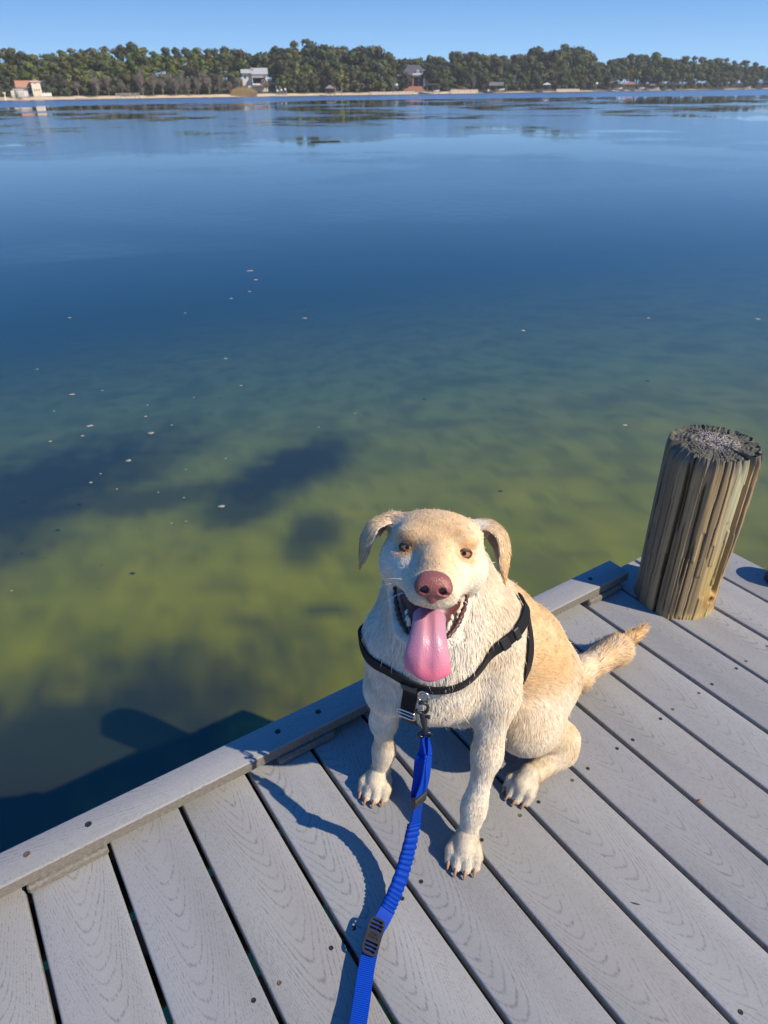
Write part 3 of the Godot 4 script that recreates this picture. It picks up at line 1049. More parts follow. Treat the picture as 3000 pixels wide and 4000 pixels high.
func paw_joints(at: Vector3, fwd: Vector3, r := 1.0) -> Array:
	var s := Vector3.UP.cross(fwd).normalized()
	var o := []
	var col := WHITE.lerp(CREAM, 0.45)
	o.append(cap(at + Vector3(0, 0.010, 0) - fwd * 0.010, at + Vector3(0, 0.002, 0) + fwd * 0.012, 0.0225 * r, 0.021 * r, fwd + Vector3(0, -0.3, 0), 0.006, col))
	for k in 4:
		var lat: float = [-0.0245, -0.0088, 0.0088, 0.0245][k] * r
		var reach: float = [0.030, 0.040, 0.040, 0.030][k] * r
		var c: Color = col if k > 0 else col.lerp(TAN, 0.12)
		o.append(cap(at + s * lat * 0.75 + Vector3(0, 0.002, 0), at + s * lat + fwd * reach * 0.62 + Vector3(0, -0.003, 0), 0.0112 * r, 0.0110 * r, fwd, 0.0045, c))
		o.append(cap(at + s * lat + fwd * reach * 0.62 + Vector3(0, -0.003, 0), at + s * lat * 1.04 + fwd * reach + Vector3(0, -0.0165, 0), 0.0110 * r, 0.0090 * r, fwd + Vector3(0, -0.6, 0), 0.004, c))
	return o

func claws(dog: Node3D, at: Vector3, fwd: Vector3, r := 1.0):
	var s := Vector3.UP.cross(fwd).normalized()
	for k in 4:
		var lat: float = [-0.0245, -0.0088, 0.0088, 0.0245][k] * r * 1.04
		var reach: float = [0.030, 0.040, 0.040, 0.030][k] * r
		var p := at + s * lat + fwd * (reach + 0.0065) + Vector3(0, -0.0125, 0)
		var pts := PackedVector3Array([p, p + fwd * 0.006 + Vector3(0, -0.0035, 0), p + fwd * 0.0095 + Vector3(0, -0.0085, 0), p + fwd * 0.0105 + Vector3(0, -0.0125, 0)])
		put("claw", tube_mesh(pts, PackedFloat32Array([0.0034, 0.0031, 0.0022, 0.0006]), 8), shared["claw"], dog)

func ear_sheet(s: float) -> Array:
	# rows from the root to the tip, columns from the front edge to the rear edge; head axes, s = 1 is the dog's left
	var dy := 0.0 if s > 0 else -0.006           # the right ear hangs a little lower
	var rows := [
		[Vector3(0.052, 0.022, -0.040), Vector3(0.054, 0.033, -0.066), Vector3(0.046, 0.020, -0.088)],
		[Vector3(0.070, 0.025 + dy, -0.034), Vector3(0.076, 0.034 + dy, -0.068), Vector3(0.060, 0.014, -0.092)],
		[Vector3(0.083, 0.016 + dy, -0.027), Vector3(0.096, 0.022 + dy, -0.062), Vector3(0.078, 0.002, -0.080)],
		[Vector3(0.088, 0.000 + dy, -0.024), Vector3(0.105, 0.003 + dy, -0.055), Vector3(0.087, -0.008, -0.072)],
		[Vector3(0.092, -0.017, -0.025), Vector3(0.106, -0.015, -0.050), Vector3(0.094, -0.020, -0.064)],
		[Vector3(0.097, -0.033, -0.030), Vector3(0.105, -0.032, -0.046), Vector3(0.097, -0.034, -0.060)],
		[Vector3(0.102, -0.047, -0.038), Vector3(0.103, -0.048, -0.043), Vector3(0.102, -0.048, -0.048)]]
	var nu := 24
	var nv := 18
	var v := PackedVector3Array()
	var fur := PackedFloat32Array()
	var col := PackedColorArray()
	var flow := PackedVector3Array()
	var idx := PackedInt32Array()
	for side in 2:                       # outer face, then inner face
		for i in nu + 1:
			var fi := float(i) / nu * (rows.size() - 1)
			var ra := mini(int(fi), rows.size() - 2)
			var t := fi - ra
			for j in nv + 1:
				var w := float(j) / nv
				var pt := func(row: Array) -> Vector3:
					return row[0] * (1 - w) * (1 - w) + (row[1] * 2.0 - (row[0] + row[2]) * 0.5) * 2.0 * w * (1 - w) + row[2] * w * w
				var q0: Vector3 = pt.call(rows[maxi(ra - 1, 0)])
				var q1: Vector3 = pt.call(rows[ra])
				var q2: Vector3 = pt.call(rows[ra + 1])
				var q3: Vector3 = pt.call(rows[mini(ra + 2, rows.size() - 1)])
				var p := q1.cubic_interpolate(q2, q0, q3, t)
				var edge := sin(PI * w) * sin(PI * clampf(0.5 + 0.5 * float(i) / nu, 0, 1))
				if side == 1: p += Vector3(-0.85, 0, 0.5) * 0.0055 * (0.25 + 0.75 * edge)
				p.x *= s
				v.append(p)
				flow.append((q2 - q1).normalized() * Vector3(s, 1, 1))
				if side == 0:
					fur.append(0.008)
					col.append(CREAM.lerp(TAN, 0.35 + 0.55 * smoothstep(0.3, 1.0, float(i) / nu)))
				else:
					fur.append(0.014 * smoothstep(0.05, 0.3, w) * (1.0 - smoothstep(0.6, 1.0, float(i) / nu)) + 0.004)
					col.append(Color(0.74, 0.56, 0.42).lerp(WHITE, 0.8 * (1.0 - smoothstep(0.45, 0.9, w))).lerp(TAN, 0.6 * smoothstep(0.6, 1.0, float(i) / nu)))
	var m := nv + 1
	var half := (nu + 1) * m
	for side in 2:
		for i in nu:
			for j in nv:
				var a := side * half + i * m + j
				var q := [a, a + m, a + 1, a + 1, a + m, a + m + 1]
				if (side == 0) == (s > 0): q = [a, a + 1, a + m, a + 1, a + m + 1, a + m]
				idx.append_array(q)
	for j in [0, nv]:                    # close the two long edges
		for i in nu:
			var a: int = i * m + j
			var b: int = half + i * m + j
			var q := [a, b, a + m, a + m, b, b + m]
			if (j == 0) != (s > 0): q = [a, a + m, b, a + m, b + m, b]
			idx.append_array(q)
	return [v, idx, flow, fur, col]

func coat(list: Array, k: float, cell: float, xf: Transform3D, per_m2: float, width: float, lift: float, curl: float, mottled := true, hide := []):
	var r := net(list, cell, k)
	var v: PackedVector3Array = r[0]
	var p := paint(list, k, v)
	finish_coat(v, r[1], p[0], p[1], p[2], xf, per_m2, width, lift, curl, mottled, hide)

func finish_coat(v: PackedVector3Array, idx: PackedInt32Array, flow: PackedVector3Array, fur: PackedFloat32Array, col: PackedColorArray, xf: Transform3D, per_m2: float, width: float, lift: float, curl: float, mottled: bool, hide: Array):
	# bald or short spots: [centre, radius, colour or null]
	for i in v.size():
		for h in hide:
			var d: float = (v[i] - h[0]).length() / h[1]
			if d < 1.3:
				var k := 1.0 - smoothstep(0.55, 1.25, d)
				if h.size() > 3: fur[i] = lerpf(fur[i], h[3], k)
				if h[2] != null: col[i] = col[i].lerp(h[2], k)
		v[i] = xf * v[i]
		flow[i] = xf.basis * flow[i]
		if mottled:
			var m := grain.get_noise_3dv(v[i] * 9.0) + 0.5 * grain.get_noise_3dv(v[i] * 26.0 + Vector3(3, 1, 7))
			col[i] = col[i].lerp(TAN, clampf(m * 0.75, 0.0, 0.42) * (0.55 + 0.9 * smoothstep(-0.95, -1.08, v[i].z))) if m > 0 else col[i].lerp(WHITE, clampf(-m * 0.6, 0.0, 0.35))
	var n := smooth_normals(v, idx)
	add_skin(v, idx, n, col)
	grow(v, idx, n, flow, fur, col, per_m2, width, lift, curl)

func build_dog():
	wave = fnl(1.0, 90, 2)
	grain = fnl(1.0, 91, 2)
	shared["claw"] = plain(lin(0.36, 0.20, 0.11), 0.45)
	var dog := thing("dog", "cream yellow dog sitting on the dock with its tongue hanging out", "dog", Vector3.ZERO)
	head_xf = head_frame()
	dog_body = dog_joints()
	for q in [[chest_guides(), 0.012], [girth_guides(), 0.012], [breast_guides(), 0.013]]:
		for p in smooth_path(q[0], 120):
			var at := Vector3i((onto_coat(p, 0.0) / 0.008).floor())
			for x in [-1, 0, 1]:
				for y in [-1, 0, 1]:
					for z in [-1, 0, 1]: strap_zone[at + Vector3i(x, y, z)] = true
	# the head's throat reaches into the neck, so that coat and skin run on
	coat(dog_body, BODY_K, 0.0075, Transform3D(), 330000.0, 0.0010, 0.205, 0.5)
	var hj := head_joints()
	var lid := Color(0.20, 0.115, 0.07)
	var hides := [[Vector3(0, -0.024, 0.114), 0.0195, Color(0.42, 0.24, 0.20), 0.0], [Vector3(0.037, 0.000, 0.014), 0.0120, lid, 0.0005], [Vector3(-0.037, 0.000, 0.014), 0.0120, lid, 0.0005], [Vector3(0.036, -0.002, 0.014), 0.020, TAN.lerp(RUST, 0.3)], [Vector3(-0.036, -0.002, 0.014), 0.020, TAN.lerp(RUST, 0.3)],
		[Vector3(0.026, 0.020, 0.010), 0.009, TAN, 0.006], [Vector3(0, -0.060, 0.052), 0.024, Color(0.26, 0.11, 0.085), 0.0], [Vector3(0, -0.074, 0.028), 0.030, Color(0.20, 0.075, 0.06), 0.0], [Vector3(0, -0.086, 0.044), 0.022, Color(0.20, 0.075, 0.06), 0.0]]
	coat(hj, HEAD_K, 0.0032, head_xf, 480000.0, 0.0010, 0.26, 0.35, true, hides)
	for s in [-1.0, 1.0]:
		var e := ear_sheet(s)
		finish_coat(e[0], e[1], e[2], e[3], e[4], head_xf, 260000.0, 0.0015, 0.30, 0.35, false, [])
	var paws := [[Vector3(0.150, 0.026, -0.796), Vector3(-0.30, 0, 0.954), 0.98], [Vector3(-0.016, 0.026, -0.946), Vector3(-0.38, 0, 0.925), 0.98], [Vector3(0.290, 0.025, -0.936), Vector3(-0.74, 0, 0.67), 0.98], [Vector3(0.165, 0.026, -1.170), Vector3(-0.74, 0, 0.67), 1.02]]
	for p in paws:
		coat(paw_joints(p[0], p[1].normalized(), p[2]), 600.0, 0.0025, Transform3D(), 420000.0, 0.0009, 0.24, 0.3, false)
		claws(dog, p[0], p[1].normalized(), p[2])
	var skin := tinted(0.85)
	put("body", array_mesh(sk_v, sk_n, sk_c, PackedVector2Array(), sk_i), skin, dog)
	var fm := tinted(0.62)
	fm.metallic_specular = 0.25
	fm.backlight_enabled = true
	fm.backlight = Color(0.25, 0.25, 0.25)
	var fur := put("fur", array_mesh(fr_v, fr_n, fr_c, PackedVector2Array(), fr_i), fm, dog)
	fur.set_meta("kind", "stuff")
	build_face(dog, hj)

func build_face(dog: Node3D, hj: Array):
	# nose leather
	var nl := [ell(Vector3(0, -0.0215, 0.1110), Vector3(0.0200, 0.0125, 0.0125)), ell(Vector3(0, -0.0150, 0.1070), Vector3(0.0185, 0.0095, 0.0150))]
	var holes := []
	for s in [-1.0, 1.0]:
		nl.append(ell(Vector3(0.0128 * s, -0.0245, 0.1115), Vector3(0.0098, 0.0105, 0.0105)))
		holes.append(cap(Vector3(0.0096 * s, -0.0250, 0.1275), Vector3(0.0112 * s, -0.0255, 0.1130), 0.0052, 0.0042))
		holes.append(cap(Vector3(0.0125 * s, -0.0275, 0.1245), Vector3(0.0220 * s, -0.0315, 0.1140), 0.0034, 0.0020))
	nl.append(ell(Vector3(0, -0.0335, 0.1075), Vector3(0.0090, 0.0110, 0.0080)))
	nl.append(cap(Vector3(0, -0.039, 0.1065), Vector3(0, -0.0455, 0.1045), 0.0045, 0.0026))
	holes.append(cap(Vector3(0, -0.0230, 0.1265), Vector3(0, -0.0480, 0.1150), 0.0013, 0.0016))
	var r := net(nl, 0.00115, 420.0, holes)
	var v: PackedVector3Array = r[0]
	for i in v.size(): v[i] = head_xf * v[i]
	var nm := StandardMaterial3D.new()
	nm.albedo_color = lin(0.245, 0.083, 0.068)
	nm.roughness = 0.42
	nm.normal_enabled = true
	nm.normal_texture = noise_normal(0.09, 95, 5.0, 256, 2)
	nm.normal_scale = 0.8
	nm.uv1_triplanar = true
	nm.uv1_scale = Vector3(16, 16, 16)
	put("nose", array_mesh(v, smooth_normals(v, r[1]), PackedColorArray(), PackedVector2Array(), r[1]), nm, dog)
	# eyes
	for s in [-1.0, 1.0]:
		var gaze := Vector3(0.16 * s, 0.20, 1.0).normalized()
		var c := Vector3(0.0370 * s, 0.000, 0.06)
		while body_d(hj, HEAD_K, c) > 0.0 and c.z > -0.05: c.z -= 0.0006      # down to the skin
		c -= gaze * 0.0092
		eye(dog, head_xf, c, gaze, 0.0126, s)
	# mouth lining, lips, tongue, teeth
	var ml := [ell(Vector3(0, -0.068, 0.016), Vector3(0.041, 0.018, 0.034)), ell(Vector3(0, -0.085, 0.036), Vector3(0.032, 0.014, 0.028)), ell(Vector3(0, -0.098, 0.052), Vector3(0.022, 0.009, 0.016))]
	r = net(ml, 0.0030, 200.0)
	v = r[0]
	for i in v.size(): v[i] = head_xf * v[i]
	put("mouth_lining", array_mesh(v, smooth_normals(v, r[1]), PackedColorArray(), PackedVector2Array(), r[1]), plain(lin(0.085, 0.020, 0.018), 0.4), dog)
	for s in [-1.0, 1.0]:
		var pts := PackedVector3Array()
		var rad := PackedFloat32Array()
		var ctrl := [Vector3(0.0490 * s, -0.058, 0.008), Vector3(0.0455 * s, -0.072, 0.024), Vector3(0.0400 * s, -0.084, 0.039), Vector3(0.0345 * s, -0.0925, 0.051), Vector3(0.0250 * s, -0.1010, 0.065)]
		for i in 25:
			var f := i / 24.0 * 4.0
			var a := mini(int(f), 3)
			var q: Vector3 = (ctrl[a] as Vector3).cubic_interpolate(ctrl[a + 1], ctrl[maxi(a - 1, 0)], ctrl[mini(a + 2, 4)], f - a)
			pts.append(head_xf * (q + Vector3(0, 0, 0.0010 * sin(i * 2.6))))
			rad.append(0.0038 + 0.0010 * sin(i * 2.1) - 0.0012 * absf(f - 2.0) * 0.5)
		put("lip", tube_mesh(pts, rad, 8), plain(lin(0.075, 0.028, 0.024), 0.4), dog)
		# teeth along the lower jaw
		for q in [[Vector3(0.0285, -0.0830, 0.0435), 0.0042, 0.0075], [Vector3(0.0270, -0.0875, 0.0520), 0.0039, 0.0068], [Vector3(0.0245, -0.0915, 0.0600), 0.0037, 0.0110]]:
			var b: Vector3 = q[0] * Vector3(s, 1, 1)
			var tip := b + Vector3(0.001 * s, q[2], 0.002)
			put("tooth", tube_mesh(PackedVector3Array([head_xf * b, head_xf * b.lerp(tip, 0.5), head_xf * b.lerp(tip, 0.85), head_xf * tip]), PackedFloat32Array([q[1], q[1] * 0.85, q[1] * 0.5, 0.0006]), 8), plain(lin(0.66, 0.60, 0.47), 0.25), dog)
	put("tongue", tongue_mesh(), tongue_mat(), dog)
	# whiskers and brow hairs
	var wm := plain(lin(0.85, 0.83, 0.78), 0.4)
	var st := st_new()
	for s in [-1.0, 1.0]:
		for q in [[Vector3(0.036, 0.019, 0.012), Vector3(0.30, 0.75, 0.7), 0.030], [Vector3(0.030, 0.021, 0.014), Vector3(-0.05, 0.8, 0.7), 0.026], [Vector3(0.030, -0.030, 0.075), Vector3(0.9, 0.35, 0.25), 0.034], [Vector3(0.031, -0.036, 0.066), Vector3(1.0, 0.1, 0.0), 0.040],
				[Vector3(0.029, -0.042, 0.080), Vector3(0.9, -0.2, 0.2), 0.036], [Vector3(0.030, -0.046, 0.060), Vector3(0.9, -0.3, 0.0), 0.032]]:
			whisker(st, head_xf * (q[0] * Vector3(s, 1, 1)), (head_xf.basis * (q[1] * Vector3(s, 1, 1))).normalized(), q[2])
	var wk := put("whiskers", done(st), wm, dog)
	wk.set_meta("kind", "stuff")

func whisker(st: SurfaceTool, p: Vector3, d: Vector3, l: float):
	var last := p
	for i in 6:
		var t := (i + 1) / 6.0
		var q := p + d * l * t + Vector3(0, -0.35, 0) * l * t * t
		var side := (q - last).cross(Vector3(0, 0.5, 0.9)).normalized() * 0.00028 * (1.2 - t)
		var sd2 := (q - last).cross(side).normalized() * side.length()
		quad(st, last - side, q - side, q + side, last + side)
		quad(st, last - sd2, q - sd2, q + sd2, last + sd2)
		last = q

func eye(dog: Node3D, xf: Transform3D, c: Vector3, gaze: Vector3, r: float, s: float):
	var x := Vector3.UP.cross(gaze).normalized()
	var y := gaze.cross(x)
	var v := PackedVector3Array()
	var col := PackedColorArray()
	var idx := PackedInt32Array()
	var nr := 26
	var ns := 36
	for i in nr + 1:
		var th := deg_to_rad(100.0) * i / nr
		for j in ns:
			var ph := TAU * j / ns
			var d := gaze * cos(th) + (x * cos(ph) + y * sin(ph)) * sin(th)
			v.append(xf * (c + d * r * (1.0 + 0.05 * exp(-pow(rad_to_deg(th) / 28.0, 4.0)))))
			var deg := rad_to_deg(th)
			var k := Color(0.008, 0.006, 0.005)
			if deg > 14.0: k = Color(0.50, 0.205, 0.028) * (0.8 + 0.35 * sin(ph * 17.0) * 0.5)
			if deg > 42.0: k = Color(0.30, 0.11, 0.018)
			if deg > 50.0: k = Color(0.05, 0.025, 0.015)
			k.a = 1.0
			col.append(k)
	for i in nr:
		for j in ns:
			var a := i * ns + j
			var b := i * ns + (j + 1) % ns
			idx.append_array([a, b, a + ns, b, b + ns, a + ns])
	var em := tinted(0.06)
	em.clearcoat_enabled = true
	em.clearcoat = 1.0
	em.clearcoat_roughness = 0.02
	var ball := put("eye", array_mesh(v, smooth_normals(v, idx), col, PackedVector2Array(), idx), em, dog)
	# lids: a shell round the ball with an almond opening
	v = PackedVector3Array()
	col = PackedColorArray()
	idx = PackedInt32Array()
	for i in 9:
		var f := i / 8.0
		for j in 48:
			var ph := TAU * j / 48
			var ax := cos(ph)
			var ay := sin(ph)
			# opening: 44 degrees wide either way, 27 up, 24 down, corners pulled slightly down and in
			var open_x := 54.0 * ax
			var open_y := (10.5 if ay > 0 else 20.0) * ay * (1.0 - 0.25 * ax * ax) - 4.0 * ax * s * -0.6
			var out_x := 84.0 * ax
			var out_y := 80.0 * ay
			var px := lerpf(open_x, out_x, f)
			var py := lerpf(open_y, out_y, f)
			var th := deg_to_rad(Vector2(px, py).length())
			var dir := Vector2(px, py).normalized()
			var d := gaze * cos(th) + (x * dir.x + y * dir.y) * sin(th)
			var rr := r * (1.045 + 0.13 * sin(PI * minf(f * 2.2, 1.0)) * 0.8)
			if f > 0.6: rr -= (f - 0.6) * 0.35 * r
			v.append(xf * (c + d * rr))
			col.append(Color(0.035, 0.018, 0.014).lerp(Color(0.30, 0.16, 0.085), smoothstep(0.15, 0.42, f)).lerp(CREAM * 0.9, smoothstep(0.55, 0.9, f)))
	for i in 8:
		for j in 48:
			var a := i * 48 + j
			var b := i * 48 + (j + 1) % 48
			idx.append_array([a, b, a + 48, b, b + 48, a + 48])
	put("eyelid", array_mesh(v, smooth_normals(v, idx), col, PackedVector2Array(), idx), tinted(0.6), ball)

func tongue_mat() -> StandardMaterial3D:
	var m := tinted(0.34)
	m.subsurf_scatter_enabled = true
	m.subsurf_scatter_strength = 0.15
	m.normal_enabled = true
	m.normal_texture = noise_normal(0.08, 97, 6.0, 256, 3)
	m.normal_scale = 0.35
	m.uv1_triplanar = true
	m.uv1_scale = Vector3(18, 18, 18)
	return m

func tongue_mesh() -> ArrayMesh:
	var path := [Vector3(0, -0.066, 0.020), Vector3(0, -0.072, 0.046), Vector3(0.0005, -0.082, 0.070), Vector3(0.001, -0.097, 0.0885), Vector3(0.002, -0.116, 0.0955), Vector3(0.004, -0.134, 0.094), Vector3(0.006, -0.1495, 0.089)]
	var half := [0.021, 0.0215, 0.0215, 0.0240, 0.0280, 0.0292, 0.0258]
	var n := 44
	var m := 28
	var v := PackedVector3Array()
	var col := PackedColorArray()
	var idx := PackedInt32Array()
	for i in n + 1:
		var f := float(i) / n * 6.0
		var a := mini(int(f), 5)
		var t := f - a
		var p: Vector3 = (path[a] as Vector3).cubic_interpolate(path[a + 1], path[maxi(a - 1, 0)], path[mini(a + 2, 6)], t)
		var p2: Vector3 = (path[a] as Vector3).cubic_interpolate(path[a + 1], path[maxi(a - 1, 0)], path[mini(a + 2, 6)], t + 0.02)
		var w: float = cubic_interpolate(half[a], half[a + 1], half[maxi(a - 1, 0)], half[mini(a + 2, 6)], t)
		var round := 1.0
		if f > 5.2: round = sqrt(maxf(0.0, 1.0 - pow((f - 5.2) / 0.8, 2.0)))
		w *= maxf(round, 0.02)
		var d := (p2 - p).normalized()
		var up := Vector3.RIGHT.cross(d).normalized() * -1.0
		if up.z + up.y < 0: up = -up
		for j in m:
			var an := TAU * j / m
			var cx := cos(an)
			var sy := sin(an)
			var th := 0.0062 * (0.5 + 0.5 * maxf(round, 0.1))
			var h := sy * th * pow(maxf(0.0, 1.0 - cx * cx), 0.15)
			var q := p + Vector3(cx * w, 0, 0) + up * h
			if sy > 0:
				q -= up * 0.0062 * exp(-pow((cx + 0.10 * sin(f * 1.3)) / 0.15, 2.0)) * smoothstep(0.3, 1.5, f) * (1.0 - 0.75 * smoothstep(4.2, 5.6, f))
				q += up * 0.0016 * (1.0 - cx * cx)
			q -= up * 0.004 * cx * cx
			v.append(head_xf * q)
			var k := Color(0.58, 0.20, 0.27).lerp(Color(0.42, 0.225, 0.29), smoothstep(4.6, 2.8, f) * (0.7 + 0.3 * cx * cx))  # upper part purpler and duller: shade put into the colour
			k = k.lerp(Color(0.68, 0.155, 0.235), smoothstep(4.3, 5.4, f))
			k.a = 1.0
			col.append(k)
	for i in n:
		for j in m:
			var a := i * m + j
			var b := i * m + (j + 1) % m
			idx.append_array([a, b, a + m, b, b + m, a + m])
	var c := v.size()
	var mid := Vector3.ZERO
	for j in m: mid += v[n * m + j] / m
	v.append(mid)
	col.append(col[c - 1])
	for j in m: idx.append_array([c, n * m + j, n * m + (j + 1) % m])
	var nn := smooth_normals(v, idx)
	# make sure that the faces look outwards
	var probe := v[(n / 2) * m + m / 4] - v[(n / 2) * m + 3 * m / 4]
	if nn[(n / 2) * m + m / 4].dot(probe) < 0:
		for t in range(0, idx.size(), 3):
			var x := idx[t]
			idx[t] = idx[t + 1]
			idx[t + 1] = x
		nn = smooth_normals(v, idx)
	return array_mesh(v, nn, col, PackedVector2Array(), idx)

# ------------------------------------------------------------------ harness and leash
func onto_coat(p: Vector3, out: float) -> Vector3:     # the point of the coat's surface nearest to p, and a little out from it
	for k in 14:
		var d := body_d(dog_body, BODY_K, p) - out
		var e := 0.002
		var g := Vector3(body_d(dog_body, BODY_K, p + Vector3(e, 0, 0)) - d - out, body_d(dog_body, BODY_K, p + Vector3(0, e, 0)) - d - out, body_d(dog_body, BODY_K, p + Vector3(0, 0, e)) - d - out).normalized()
		p -= g * d * 0.8
	return p

func coat_normal(p: Vector3) -> Vector3:
	var e := 0.003
	var d := body_d(dog_body, BODY_K, p)
	return Vector3(body_d(dog_body, BODY_K, p + Vector3(e, 0, 0)) - d, body_d(dog_body, BODY_K, p + Vector3(0, e, 0)) - d, body_d(dog_body, BODY_K, p + Vector3(0, 0, e)) - d).normalized()

func smooth_path(ctrl: Array, count: int, closed := false) -> PackedVector3Array:
	var o := PackedVector3Array()
	var n := ctrl.size()
	var spans := n if closed else n - 1
	for i in (count if closed else count + 1):
		var f := float(i) / count * spans
		var a := int(f) if closed else mini(int(f), n - 2)
		var at := func(k: int) -> Vector3: return ctrl[posmod(k, n)] if closed else ctrl[clampi(k, 0, n - 1)]
		var p0: Vector3 = at.call(a)
		o.append(p0.cubic_interpolate(at.call(a + 1), at.call(a - 1), at.call(a + 2), f - a))
	return o

# a flat band along points; n is the way its face looks at each; uv.x runs along in metres
func band_mesh(pts: PackedVector3Array, nrm: PackedVector3Array, width: PackedFloat32Array, thick: float, closed := false) -> ArrayMesh:
	var v := PackedVector3Array()
	var nn := PackedVector3Array()
	var uv := PackedVector2Array()
	var idx := PackedInt32Array()
	var m := pts.size()
	var s := 0.0
	for i in m:
		var a := pts[posmod(i - 1, m)] if closed else pts[maxi(i - 1, 0)]
		var b := pts[(i + 1) % m] if closed else pts[mini(i + 1, m - 1)]
		var d := (b - a).normalized()
		var side := d.cross(nrm[i]).normalized()
		var up := side.cross(d).normalized()
		if i > 0: s += (pts[i] - pts[i - 1]).length()
		var w := side * width[i] * 0.5
		var h := up * thick * 0.5
		for q in [[-w + h, up, 0.0], [w + h, up, 1.0], [w + h, side, 1.0], [w - h, side, 1.0], [w - h, -up, 1.0], [-w - h, -up, 0.0], [-w - h, -side, 0.0], [-w + h, -side, 0.0]]:
			v.append(pts[i] + q[0])
			nn.append(q[1])
			uv.append(Vector2(s, q[2]))
	for i in (m if closed else m - 1):
		var j := (i + 1) % m
		for k in [0, 2, 4, 6]:
			var a: int = i * 8 + k
			var b: int = j * 8 + k
			idx.append_array([a, b, a + 1, a + 1, b, b + 1])
	if not closed:
		for e in [0, m - 1]:
			var o: int = e * 8
			if e == 0: idx.append_array([o, o + 1, o + 3, o, o + 3, o + 5])
			else: idx.append_array([o, o + 3, o + 1, o, o + 5, o + 3])
	# turn the faces so that they run clockwise seen from outside
	var g := (v[idx[2]] - v[idx[0]]).cross(v[idx[1]] - v[idx[0]])
	if g.dot(nn[idx[0]]) < 0:
		for t in range(0, idx.size(), 3):
			var x := idx[t]
			idx[t] = idx[t + 1]
			idx[t + 1] = x
	return array_mesh(v, nn, PackedColorArray(), uv, idx)

func webbing(c: Color, per_m: float, rough := 0.6) -> StandardMaterial3D:
	# woven ribs across the band
	var img := Image.create(32, 16, false, Image.FORMAT_RGB8)
	for y in 16:
		for x in 32:
			var k := 0.5 + 0.5 * sin(TAU * (x + 0.5) / 32.0)
			var w := 0.62 + 0.38 * k + (0.04 if (x / 4 + y / 4) % 2 == 0 else 0.0)
			img.set_pixel(x, y, Color(w, w, w))
	var t := ImageTexture.create_from_image(img)
	var m := StandardMaterial3D.new()
	m.albedo_texture = t
	m.albedo_color = c
	m.roughness = rough
	m.metallic_specular = 0.22
	m.uv1_scale = Vector3(per_m, 5.0, 1.0)
	m.heightmap_enabled = true
	m.heightmap_texture = t
	m.heightmap_scale = 0.05
	return m

func strap(parent: Node, called: String, ctrl: Array, width: float, count: int, mat: Material, out := 0.011, closed := false) -> MeshInstance3D:
	var raw := smooth_path(ctrl, count, closed)
	var pts := PackedVector3Array()
	var nn := PackedVector3Array()
	var ww := PackedFloat32Array()
	for p in raw:
		var q := onto_coat(p, out)
		pts.append(q)
		nn.append(coat_normal(q))
		ww.append(width)
	return put(called, band_mesh(pts, nn, ww, 0.0028, closed), mat, parent)

func torus_path(c: Vector3, x: Vector3, y: Vector3, rx: float, ry: float, n := 28) -> PackedVector3Array:
	var o := PackedVector3Array()
	for i in n + 1:
		var a := TAU * i / n
		o.append(c + x * cos(a) * rx + y * sin(a) * ry)
	return o

func rounded_path(c: Vector3, x: Vector3, y: Vector3, hx: float, hy: float) -> PackedVector3Array:
	var o := PackedVector3Array()
	for i in 33:
		var a := TAU * i / 32
		var px := signf(cos(a)) * pow(absf(cos(a)), 0.35)
		var py := signf(sin(a)) * pow(absf(sin(a)), 0.35)
		o.append(c + x * px * hx + y * py * hy)
	return o

func even(n: int, r: float) -> PackedFloat32Array:
	var o := PackedFloat32Array()
	o.resize(n)
	o.fill(r)
	return o

func chest_guides() -> Array:
	return [Vector3(0.000, 0.405, -1.000), Vector3(-0.030, 0.420, -0.955), Vector3(-0.036, 0.432, -0.912), Vector3(-0.024, 0.417, -0.885), Vector3(0.006, 0.415, -0.850), Vector3(0.040, 0.412, -0.830), Vector3(0.063, 0.408, -0.825), Vector3(0.090, 0.407, -0.828), Vector3(0.125, 0.409, -0.840), Vector3(0.161, 0.421, -0.860), Vector3(0.194, 0.434, -0.890), Vector3(0.219, 0.447, -0.935), Vector3(0.229, 0.452, -0.970)]

func girth_guides() -> Array:
	return [Vector3(0.216, 0.455, -0.968), Vector3(0.226, 0.428, -0.982), Vector3(0.234, 0.390, -0.990), Vector3(0.236, 0.350, -0.990), Vector3(0.230, 0.312, -0.985)]

func breast_guides() -> Array:
	return [Vector3(0.041, 0.412, -0.830), Vector3(0.037, 0.380, -0.830), Vector3(0.035, 0.335, -0.840), Vector3(0.040, 0.285, -0.855), Vector3(0.050, 0.240, -0.880), Vector3(0.075, 0.215, -0.910)]

